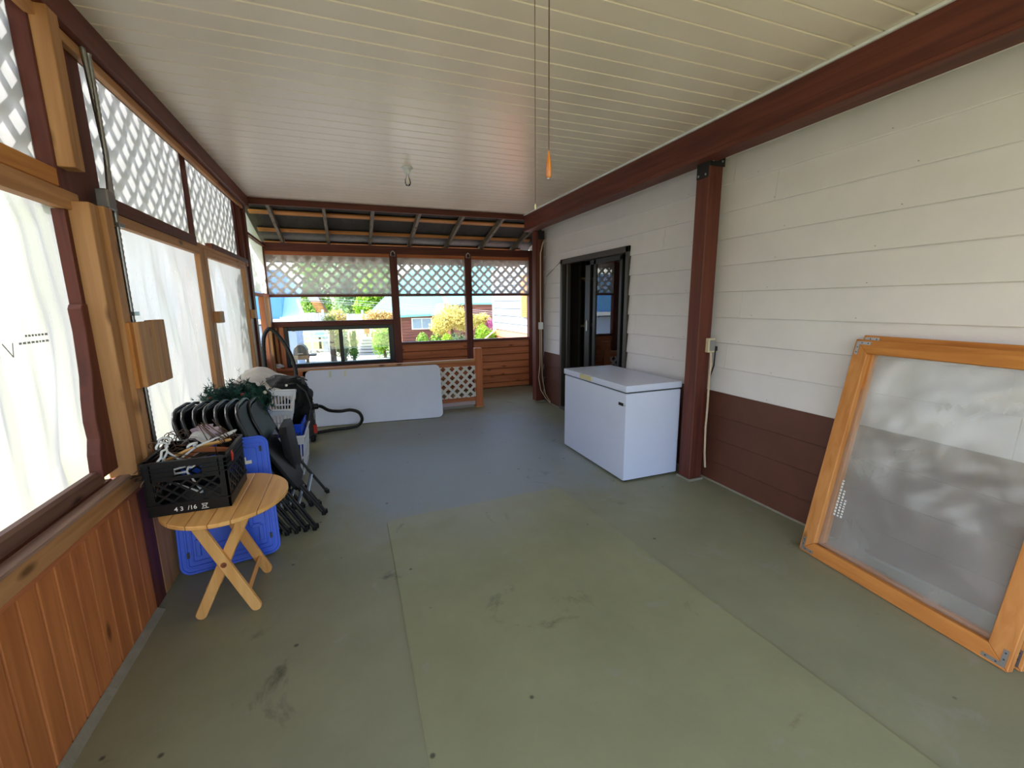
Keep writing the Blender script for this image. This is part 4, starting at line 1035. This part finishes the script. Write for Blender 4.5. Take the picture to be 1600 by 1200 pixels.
hose([(-.44, 5.55, .41), (-.38, 5.62, .39), (-.295, 5.75, .30), (-.17, 5.80, .265), (-.05, 5.82, .265), (.05, 5.83, .22), (.085, 5.83, .13), (.04, 5.84, .05), (-.06, 5.84, .026), (-.25, 5.82, .026), (-.47, 5.76, .026)], .022, 'hose', va, 10)
lh = hose([(-.95, 5.80, .60), (-.952, 5.80, .875), (-.945, 5.80, 1.14), (-.92, 5.8, 1.27), (-.86, 5.80, 1.335), (-.79, 5.80, 1.27), (-.71, 5.80, 1.13), (-.655, 5.79, .97), (-.63, 5.78, .80), (-.63, 5.74, .58), (-.66, 5.78, .30), (-.75, 5.8, .03)], .024, 'looped_hose', None, 10)
tag(lh, 'black vacuum hose standing up in a tall loop in the far corner', 'hose')
# bits on the ledge
rg = thing('plastic_packet', 'small white plastic packet on the raw wood ledge', 'packet', (-1.08, 7.66, .62))
MB().blob((-1.09, 7.655, .655), (.09, .045, .04), .5, 3, 20, 12, 3).build('wrapper', m_wplastic, rg, smooth=50)
MB().box(-1.15, -1.03, 7.62, 7.66, .616, .64).build('contents', m_orange['x'], rg)
cl = MB().blob((-.82, 7.3, .50), (.10, .08, .10), .6, 3, 20, 14, 6)
# ------------------------------------------------------------------ ceiling pulls and bulb
lb = thing('ceiling_bulb', 'clear light bulb hanging from a ceiling socket', 'light bulb', (.672, 4.65, 2.93))
MB().lathe((.672, 4.65, 2.93), [(.055, 0), (.055, -.012), (.03, -.03), (.024, -.06)], 18, Z).build('socket', m_wplastic, lb, smooth=40)
MB().lathe((.672, 4.65, 2.865), [(.013, 0), (.014, -.02), (.028, -.05), (.031, -.075), (.022, -.10), (.004, -.108)], 18, Z).build('glass', m_bulb, lb, smooth=60)
pc = thing('ceiling_pull', 'dark pull cord ending in an amber wooden teardrop', 'pull cord', (.525, 1.1, 2.93))
MB().tube([(.525, 1.1, 2.93), (.525, 1.1, 1.985)], .0016, 6).build('cord', m_wire, pc)
MB().lathe((.525, 1.1, 2.93), [(.03, 0), (.03, -.012), (.01, -.02)], 14).build('ceiling_hook', m_wplastic, pc, smooth=40)
MB().lathe((.525, 1.1, 1.922), [(.002, 0), (.006, .001), (.0075, .006), (.0078, .02), (.006, .04), (.003, .058), (.0016, .066)], 16).build('teardrop_knob', m_amber, pc, smooth=60, label='amber teardrop knob')
MB().lathe((.525, 1.1, 1.919), [(.004, 0), (.004, .003)], 10).build('tip', m_steel, pc)
ps = thing('ceiling_string', 'thin plain pull string hanging from the ceiling', 'pull cord', (.575, 1.3, 2.93))
MB().tube([(.575, 1.3, 2.93), (.575, 1.3, 1.902)], .0011, 6).build('cord', m_wire, ps)
MB().lathe((.575, 1.3, 1.885), [(.001, 0), (.003, .004), (.003, .012), (.001, .017)], 8).build('bead', m_ivory, ps, smooth=60)
MB().lathe((.575, 1.3, 2.93), [(.03, 0), (.03, -.012), (.01, -.02)], 14).build('ceiling_hook', m_wplastic, ps, smooth=40)
# ------------------------------------------------------------------ OUTSIDE
G = -.3
m_grass = mat('dry_lawn', (178, 168, 118), .9, scale=1.2, c2=(146, 150, 96), bump=.4)
m_gravel = mat('pale_gravel', (206, 198, 188), .9, .15, 3, .5)
m_ltblue = mat('pale_blue_wall', (176, 190, 226), .6, .08, 2)
m_blue_wall = mat('blue_gable', (96, 156, 214), .6, .1, 2)
m_turq = mat('turquoise_roof', (120, 214, 214), .45, .08, 2)
m_palet = mat('pale_roof', (206, 236, 232), .45, .05, 2)
m_brick = wood('brown_log_wall', (150, 98, 88), (104, 62, 56), 'x', rnd=.1, knots=False)
m_fence = mat('pale_fence', (206, 204, 204), .7, .12, 4, rnd=.1)
m_rust = mat('rusty_boards', (214, 150, 84), .7, .3, 6, rnd=.1)
m_bark = mat('bark', (120, 100, 84), .9, .3, 8, .6)
m_g1 = leafmat('leaf_green', (104, 150, 66), (176, 208, 104)); m_g2 = leafmat('leaf_dark', (140, 172, 130), (190, 214, 170))
m_y1 = leafmat('leaf_yellow', (198, 188, 100), (230, 222, 152)); m_y2 = leafmat('dry_weeds', (190, 168, 96), (222, 206, 130))
m_g3 = leafmat('leaf_lime', (120, 168, 52), (176, 212, 84)); m_pink = leafmat('pink_bloom', (200, 110, 170), (230, 160, 200))
MB().box(-60, 60, -40, 90, G-.2, G).build('lawn', m_grass, None)['kind'] = 'structure'
MB().box(-30, 30, 15.3, 19.2, G-.1, G+.012).build('driveway', m_gravel, None)['kind'] = 'structure'
MB().box(-1.6, 12, 8.0, 14.4, G-.1, G+.012).build('gravel_yard', m_gravel, None)['kind'] = 'structure'

def leaves(mb, c, rad, n, size, shell=.55):
    c = Vector(c)
    for _ in range(n):
        d = Vector((random.gauss(0, 1), random.gauss(0, 1), random.gauss(0, 1))).normalized()
        k = shell+(1-shell)*random.random(); k *= 1+.18*noise.noise(d*2.5+c)
        p = c+Vector((d.x*rad[0], d.y*rad[1], d.z*rad[2]))*k
        n_ = (d+Vector((random.uniform(-1, 1), random.uniform(-1, 1), random.uniform(-1, 1)))*.9).normalized()
        a = n_.orthogonal().normalized(); b = n_.cross(a); an = random.uniform(0, 6.28)
        a, b = a*math.cos(an)+b*math.sin(an), b*math.cos(an)-a*math.sin(an); s = size*random.uniform(.6, 1.3)
        mb.add([p-a*s, p-b*s*.55, p+a*s, p+b*s*.55], [(0, 1, 2, 3)])
def plant(name, label, cat, base, clumps, m, n, size, trunk=None, group=None):
    t = thing(name, label, cat, base, group)
    mb = MB()
    for c, r in clumps: leaves(mb, c, r, int(n*1.4), size, .4)
    mb.build('foliage', m, t)
    cr = MB()
    for i, (c, r) in enumerate(clumps): cr.blob(c, (r[0]*.55, r[1]*.55, r[2]*.55), .35, 2.5, 16, 10, i)
    cr.build('inner_foliage', m, t, smooth=60)
    if trunk: MB().tube(trunk[0], trunk[1], 8).build('trunk', m_bark, t, smooth=60)
    else: MB().tube([base, Vector(base)+Vector((0, 0, .4))], [.06, .03], 7).build('stem', m_bark, t)
    return t
random.seed(31)
plant('sunblock_shrub', 'tall yellow green shrub added as sunblock outside the far left opening', 'shrub', (-2.5, 7.6, G), [((-2.5, 7.4, .9), (.8, 1.3, 1.2)), ((-2.6, 7.6, 2.3), (.8, 1.3, 1.0)), ((-2.4, 6.7, 2.6), (.8, .9, .9)), ((-2.3, 6.6, 1.8), (.6, .7, .8))], leafmat('side_leaf', (150, 164, 92), (206, 208, 140)), 1500, .07)  # added to block sun at the opening; also gives its yellow-green view
# trees behind the fence
plant('leafy_tree', 'bright green leafy tree rising behind the far fence', 'tree', (-1.1, 24, G), [((-1.3, 24, 1.4), (.9, .8, 1.0)), ((-1.7, 24, 2.6), (1.0, .8, 1.0))], m_g1, 900, .10)
plant('dark_tree', 'dark green tree beyond the middle of the far fence', 'tree', (.1, 26.4, G), [((.1, 26.4, 1.6), (.9, .8, .9)), ((-.3, 26.4, 2.9), (1.0, .8, 1.0)), ((.9, 26.4, 2.7), (.8, .8, .9))], m_g2, 800, .10)
plant('lime_tree', 'yellow green tree beside the dark tree', 'tree', (1.2, 24.5, G), [((1.1, 24.5, 1.5), (.8, .7, .6)), ((1.6, 24.5, 2.5), (1.1, .8, 1.0))], m_g3, 800, .10)
plant('pale_tree', 'pale grey green tree next to the teal roof', 'tree', (2.4, 26.5, G), [((2.6, 26.5, 2.3), (.9, .8, 1.1))], leafmat('leaf_pale', (120, 160, 130), (180, 204, 170)), 800, .11)
plant('weed_clump', 'tall yellow weeds in front of the pale fence', 'weeds', (-.3, 17.6, G), [((-.35, 17.6, .95), (.42, .3, .55))], m_y2, 700, .05)
plant('dry_shrub', 'dry orange brown shrub near the teal roof', 'shrub', (1.2, 17.6, G), [((1.1, 17.6, 1.05), (.62, .3, .42)), ((1.5, 17.6, 1.0), (.3, .3, .35))], leafmat('leaf_rust', (196, 160, 96), (226, 200, 130)), 700, .05)
plant('young_conifer', 'small dark green conifer seen through the sliding window', 'tree', (.13, 15.0, G), [((.14, 15.0, .08), (.15, .14, .26)), ((.15, 15.0, .36), (.11, .11, .24)), ((.16, 15.0, .60), (.06, .06, .18))], leafmat('conifer_green', (52, 104, 44), (104, 150, 66)), 420, .035)
plant('window_bush', 'green and yellow bush at the right of the sliding window', 'bush', (1.2, 16.2, G), [((1.1, 16.2, .25), (.38, .3, .6)), ((1.4, 16.2, .5), (.3, .3, .4))], m_g3, 600, .05)
plant('slim_tree', 'slender tree with leafy trunk behind the grill', 'tree', (-.5, 15.9, G), [((-.32, 15.9, .35), (.17, .15, .55)), ((-.55, 15.9, 1.0), (.3, .25, .4))], leafmat('slim_leaf', (128, 140, 74), (182, 184, 110)), 420, .04, trunk=([(-.52, 15.9, G), (-.53, 15.9, .3), (-.5, 15.9, .95)], [.10, .08, .06]))
plant('small_bush', 'grey green bush beside the small conifer', 'bush', (-.15, 15.6, G), [((-.12, 15.6, .25), (.16, .2, .55))], leafmat('greyleaf', (110, 140, 110), (170, 190, 160)), 400, .04)
plant('tall_tree', 'broad pale green tree crown high behind the other trees', 'tree', (.4, 28, G), [((-1.6, 28, 4.0), (1.3, .8, 1.3)), ((.3, 28, 4.3), (1.3, .8, 1.3)), ((2.0, 28, 4.2), (1.3, .8, 1.3)), ((.4, 28, 2.2), (1.2, .8, 1.4))], leafmat('leaf_far', (150, 180, 132), (200, 220, 176)), 900, .13)
# yellow bush and neighbours
yb = plant('yellow_bush', 'round yellow leaved bush in front of the teal roofed house', 'bush', (3.0, 13.2, G), [((3.0, 13.2, 1.22), (.62, .5, .42)), ((2.65, 13.1, .95), (.34, .35, .3)), ((3.45, 13.2, 1.05), (.4, .4, .34)), ((4.05, 13.4, 1.05), (.3, .35, .25))], m_y1, 1500, .035, trunk=([(3.05, 13.3, G), (3.1, 13.3, .5), (3.0, 13.3, 1.0)], [.07, .06, .04]))
for a, b in (((3.1, 13.25, .2), (2.7, 13.2, .8)), ((3.1, 13.25, .2), (3.5, 13.2, .85)), ((3.1, 13.25, .0), (3.3, 13.1, .7))): MB().tube([a, b], [.03, .015], 6).build('branch', m_bark, yb)
plant('green_shrub', 'low green shrub under the white house window', 'shrub', (2.4, 12.9, G), [((2.05, 12.9, .5), (.18, .2, .3)), ((2.45, 12.9, .45), (.22, .2, .3))], m_g1, 700, .035)
plant('lime_shrub', 'lime green shrub left of the yellow bush stems', 'shrub', (2.75, 12.6, G), [((2.72, 12.6, .48), (.18, .18, .28))], m_g3, 600, .035)
plant('dark_shrub', 'dark shrub beneath the yellow bush', 'shrub', (3.25, 13.0, G), [((3.15, 13.1, .35), (.34, .3, .42)), ((3.5, 13.0, .3), (.2, .2, .35))], m_g2, 800, .035)
plant('leafy_shrub', 'bright green leafy shrub beside the white house corner', 'shrub', (3.95, 12.7, G), [((3.85, 12.7, .6), (.26, .25, .4)), ((4.2, 12.9, .45), (.25, .25, .35))], m_g3, 900, .035)
plant('pink_shrub', 'pink flowering shrub against the white house corner', 'shrub', (4.2, 13.3, G), [((4.22, 13.2, .95), (.16, .16, .2))], m_pink, 400, .03)
MB().tube([(3.65, 12.3, .45), (4.25, 12.6, .82)], .02, 6).build('leaning_pole', m_wplastic, None)
tag(bpy.data.objects['leaning_pole'], 'pale pole slanting through the shrubs by the white house', 'pole')

# teal roofed house
hs_ = thing('teal_roof_house', 'brown log house under a turquoise roof', 'house', (4.5, 23.5, G))
MB().box(2.5, 4.7, 22.0, 26, G, 1.12).build('wall', m_brick, hs_)
MB().box(4.7, 9.5, 21.0, 26, G, 1.62).build('wall', m_brick, hs_)
for k in range(9): MB().box(2.49, 4.71, 21.965, 22.0, G+.1+k*.15, G+.235+k*.15).build('log', m_brick, hs_)
for k in range(12): MB().box(4.69, 9.5, 20.965, 21.0, G+.1+k*.15, G+.235+k*.15).build('log', m_brick, hs_)
MB().slab([(2.4, .98), (4.8, 1.01), (4.8, 1.14), (2.4, 1.10)], (0, 21.62, 0), X, Z, Y, 0, .05).build('fascia', m_tan, hs_)
MB().add([(.75, 21.6, 1.0), (4.75, 21.6, 1.13), (4.75, 25.5, 3.6), (3.6, 25.5, 3.5), (.75, 21.6, .93), (4.75, 21.6, 1.06), (4.75, 25.5, 3.5), (3.6, 25.5, 3.4)], [(0, 1, 2, 3), (7, 6, 5, 4), (0, 4, 5, 1), (1, 5, 6, 2), (2, 6, 7, 3), (3, 7, 4, 0)]).build('roof', m_turq, hs_)
MB().add([(4.6, 20.6, 1.62), (9.5, 20.6, 1.62), (9.5, 25.5, 3.9), (4.6, 25.5, 3.9), (4.6, 20.6, 1.55), (9.5, 20.6, 1.55), (9.5, 25.5, 3.8), (4.6, 25.5, 3.8)], [(0, 1, 2, 3), (7, 6, 5, 4), (0, 4, 5, 1), (1, 5, 6, 2), (2, 6, 7, 3), (3, 7, 4, 0)]).build('roof', m_turq, hs_)
hw_ = MB().box(2.98, 3.98, 21.90, 21.99, .36, .93).build('window', m_wplastic, hs_)
for x in (3.04, 3.51): MB().box(x, x+.42, 21.88, 21.90, .42, .87).build('pane', mat('dim_pane%d' % (x*100), (150, 172, 190), .15, .1), hw_)
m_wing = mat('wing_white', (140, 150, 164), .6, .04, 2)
# white wing of the same house to the right
wg = thing('house_wing', 'white lap sided house wing with brown base and orange shutter', 'house', (4.5, 12, G))
for k in range(-5, 8):
    z = .819+EXP*k
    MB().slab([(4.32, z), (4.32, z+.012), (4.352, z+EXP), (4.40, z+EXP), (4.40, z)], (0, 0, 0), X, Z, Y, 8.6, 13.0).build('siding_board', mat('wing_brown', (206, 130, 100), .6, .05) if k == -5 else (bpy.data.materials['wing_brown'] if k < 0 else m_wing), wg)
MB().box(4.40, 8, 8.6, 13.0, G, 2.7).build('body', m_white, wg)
MB().box(4.30, 4.42, 12.98, 13.08, G, 2.6).build('corner_trim', m_white, wg)
shu = MB().box(4.28, 4.338, 10.1, 10.62, 1.24, 2.3).build('shutter', m_rust, wg, label='orange louvred shutter')
lv_ = MB()
for k in range(22): lv_.box(4.265, 4.282, 10.15, 10.57, 1.27+k*.046, 1.292+k*.046)
lv_.build('louvres', m_rust, shu, kind='stuff')

# pale blue shed on the left
sd = thing('blue_shed', 'pale blue shed with light roof left of the driveway', 'shed', (-3, 15, G))
MB().box(-5.5, -1.43, 14.2, 16.2, G, 1.05).build('wall', m_ltblue, sd)
MB().add([(-1.78, 13.9, 1.26), (-1.30, 13.9, 1.26), (-1.24, 16.2, 2.6), (-1.83, 16.2, 2.6), (-1.78, 13.9, 1.22), (-1.30, 13.9, 1.22), (-1.24, 16.2, 2.56), (-1.83, 16.2, 2.56)], [(0, 1, 2, 3), (7, 6, 5, 4), (0, 4, 5, 1), (1, 5, 6, 2), (2, 6, 7, 3), (3, 7, 4, 0)]).build('roof', m_palet, sd)
MB().box(-5.5, -1.72, 13.95, 16.2, 1.22, 2.6).build('gable', m_blue_wall, sd)
MB().box(-5.5, -1.32, 13.88, 13.92, 1.10, 1.24).build('fascia', m_wplastic, sd)
MB().box(-1.32, -1.27, 13.9, 16.2, 1.15, 1.24).build('fascia', m_wplastic, sd)
MB().bar((-1.30, 14.0, 1.78), (-1.16, 14.0, 1.30), .07, .05, (0, 1, 0)).build('barge_board', m_fence, sd)
MB().box(-2.03, -1.93, 14.15, 14.2, .72, 1.0).build('vent', m_greyp, sd)
MB().box(-1.52, -1.46, 14.12, 14.2, .86, .97).build('lamp', m_greyp, sd)
# fences
fe = thing('far_fence', 'pale board fence along the far side of the driveway', 'fence', (0, 20.2, G))
for k in range(37):
    x = -3.0+k*.135; MB().box(x, x+.125, 20.2, 20.22, .55, 1.36+.03*((k*7) % 5)/5-.006*k).build('board', m_fence, fe)
for x in (-2.9, -1.0, .6, 1.9): MB().box(x, x+.1, 20.22, 20.32, G, 1.4-.03*x).build('post', m_fence, fe)
for z in (.6, .85): MB().box(-3, 2.0, 20.16, 20.2, z, z+.09).build('rail', m_wplastic, fe)
rf_ = thing('rail_fence', 'low white rail fence behind the grill', 'fence', (-1.2, 18.6, G))
for z in (.20, .38, .56): MB().box(-2.2, -.7, 18.6, 18.64, z, z+.09).build('rail', m_wplastic, rf_)
for x in (-2.1, -1.4, -.75): MB().box(x, x+.08, 18.64, 18.7, G, .7).build('post', m_wplastic, rf_)
tp_ = MB().add([(-1.3, 19.0, .42), (-.5, 19.0, .40), (-.5, 19.6, .66), (-1.2, 19.6, .60), (-1.3, 19.0, .34), (-.5, 19.0, .33), (-.5, 19.6, .5), (-1.2, 19.6, .45)], [(0, 1, 2, 3), (7, 6, 5, 4), (0, 4, 5, 1), (1, 5, 6, 2), (2, 6, 7, 3), (3, 7, 4, 0)]).build('tarp_heap', m_turq, None)
tag(tp_, 'turquoise tarp sheet beyond the white rail fence', 'tarp')
MB().box(-1.0, -.8, 19.2, 19.4, G, .4).build('tarp_block', m_fence, tp_)
# rusty leaning roof boards behind the fence
rs = thing('rusty_lean_to', 'rusty orange boards leaning above the far fence', 'boards', (-1.0, 21, G))
for k in range(7):
    MB().bar((-1.52+.05*k, 21.0, 1.95-.10*k), (-1.05+.05*k, 21.0, 1.93-.10*k), .088, .03, (0, 1, 0)).build('board', m_rust if k > 1 else m_fence, rs)
MB().bar((-1.12, 20.95, 2.1), (-.72, 20.95, 1.1), .07, .05, (0, 1, 0)).build('brace', m_bark, rs)
MB().bar((-1.2, 21.1, G), (-1.2, 21.1, 1.9), .1, .1, (0, 1, 0)).build('prop', m_bark, rs)
for i, (x, z) in enumerate(((-.78, 1.6), (-.66, 1.5))):
    pass
# wood stack by the driveway seen through the window
ws = thing('lumber_pile', 'stacked grey lumber beyond the driveway', 'lumber', (.62, 17.6, G))
for k in range(6):
    for j in range(2): MB().bar((.30+.04*k-.05*j, 17.5+.3*j, G+.05+.115*k), (1.02-.03*k, 17.6+.3*j, G+.03+.115*k), .22, .085).build('plank', m_fence, ws)
sg_ = thing('orange_board', 'small orange board behind the lumber pile', 'board', (.68, 18.0, G))
MB().box(.60, .80, 18.0, 18.03, .47, .72).build('panel', m_rust, sg_); MB().box(.68, .72, 18.03, 18.06, G, .5).build('stake', m_bark, sg_)
rk = thing('stone_edging', 'row of pale stones edging the grass', 'stones', (-.9, 19.3, G))
random.seed(8)
for k in range(14):
    x = -1.5+k*.10; MB().blob((x, 19.35+random.uniform(-.05, .05), G+.06), (.07, .07, .08), .4, 2, 10, 7, k).build('stone', m_gravel, rk, smooth=60)
# grill
gr = thing('barbecue_grill', 'dark hooded barbecue grill on the pale gravel', 'grill', (-.95, 10.0, G))
hood = []
for k in range(9):
    a = math.pi*k/8; hood.append((-.955-.135*math.cos(a)*(1 if k not in (0, 8) else 1), .60+.215*math.sin(a)**.8))
MB().slab([(-1.095, .60)]+hood[1:-1]+[(-.82, .60)], (0, 10.0, 0), X, Z, Y, -.18, .18).build('hood', m_greyp, gr, bevel=.01)
MB().box(-1.10, -.81, 9.82, 10.18, .50, .595).build('firebox', m_bark, gr, bevel=.008)
MB().box(-1.0, -.9, 9.80, 9.82, .62, .64).build('hood_handle', m_steel, gr)
MB().box(-.80, -.66, 9.85, 10.15, .565, .59).build('side_shelf', m_black, gr, bevel=.004)
MB().box(-1.24, -1.11, 9.85, 10.15, .565, .59).build('side_shelf', m_black, gr, bevel=.004)
for x in (-1.07, -.84):
    for yy in (9.86, 10.14): MB().box(x-.016, x+.016, yy-.016, yy+.016, G+.012, .50).build('leg', m_greyp, gr)
MB().box(-1.08, -.83, 9.86, 10.14, .0, .02).build('lower_shelf', m_greyp, gr)
MB().lathe((-.96, 10.0, .02), [(.09, 0), (.105, .03), (.105, .2), (.06, .27), (.03, .29)], 16).build('gas_bottle', m_wplastic, gr, smooth=40)
# power lines
for i, (za, zb) in enumerate(((1.80, 1.56), (1.89, 1.64), (1.75, 1.50))):
    za = 1.6+(za-1.6)*1.2; zb = 1.6+(zb-1.6)*1.2
    p = [Vector((-1.56+(k/12-.15)*10.8, 17.5+k*.02, za+(zb-za)*((k/12-.15)*9/2.62)+.01*((k-4)**2)/16)) for k in range(13)]
    tag(MB().tube([(-30, 17.5, za+2.6)]+p+[(40, 18, zb+2.0)], .006, 5).build('power_line', m_fence, None), ['middle', 'topmost', 'lowest'][i]+' of the three overhead wires above the fence', 'wire')
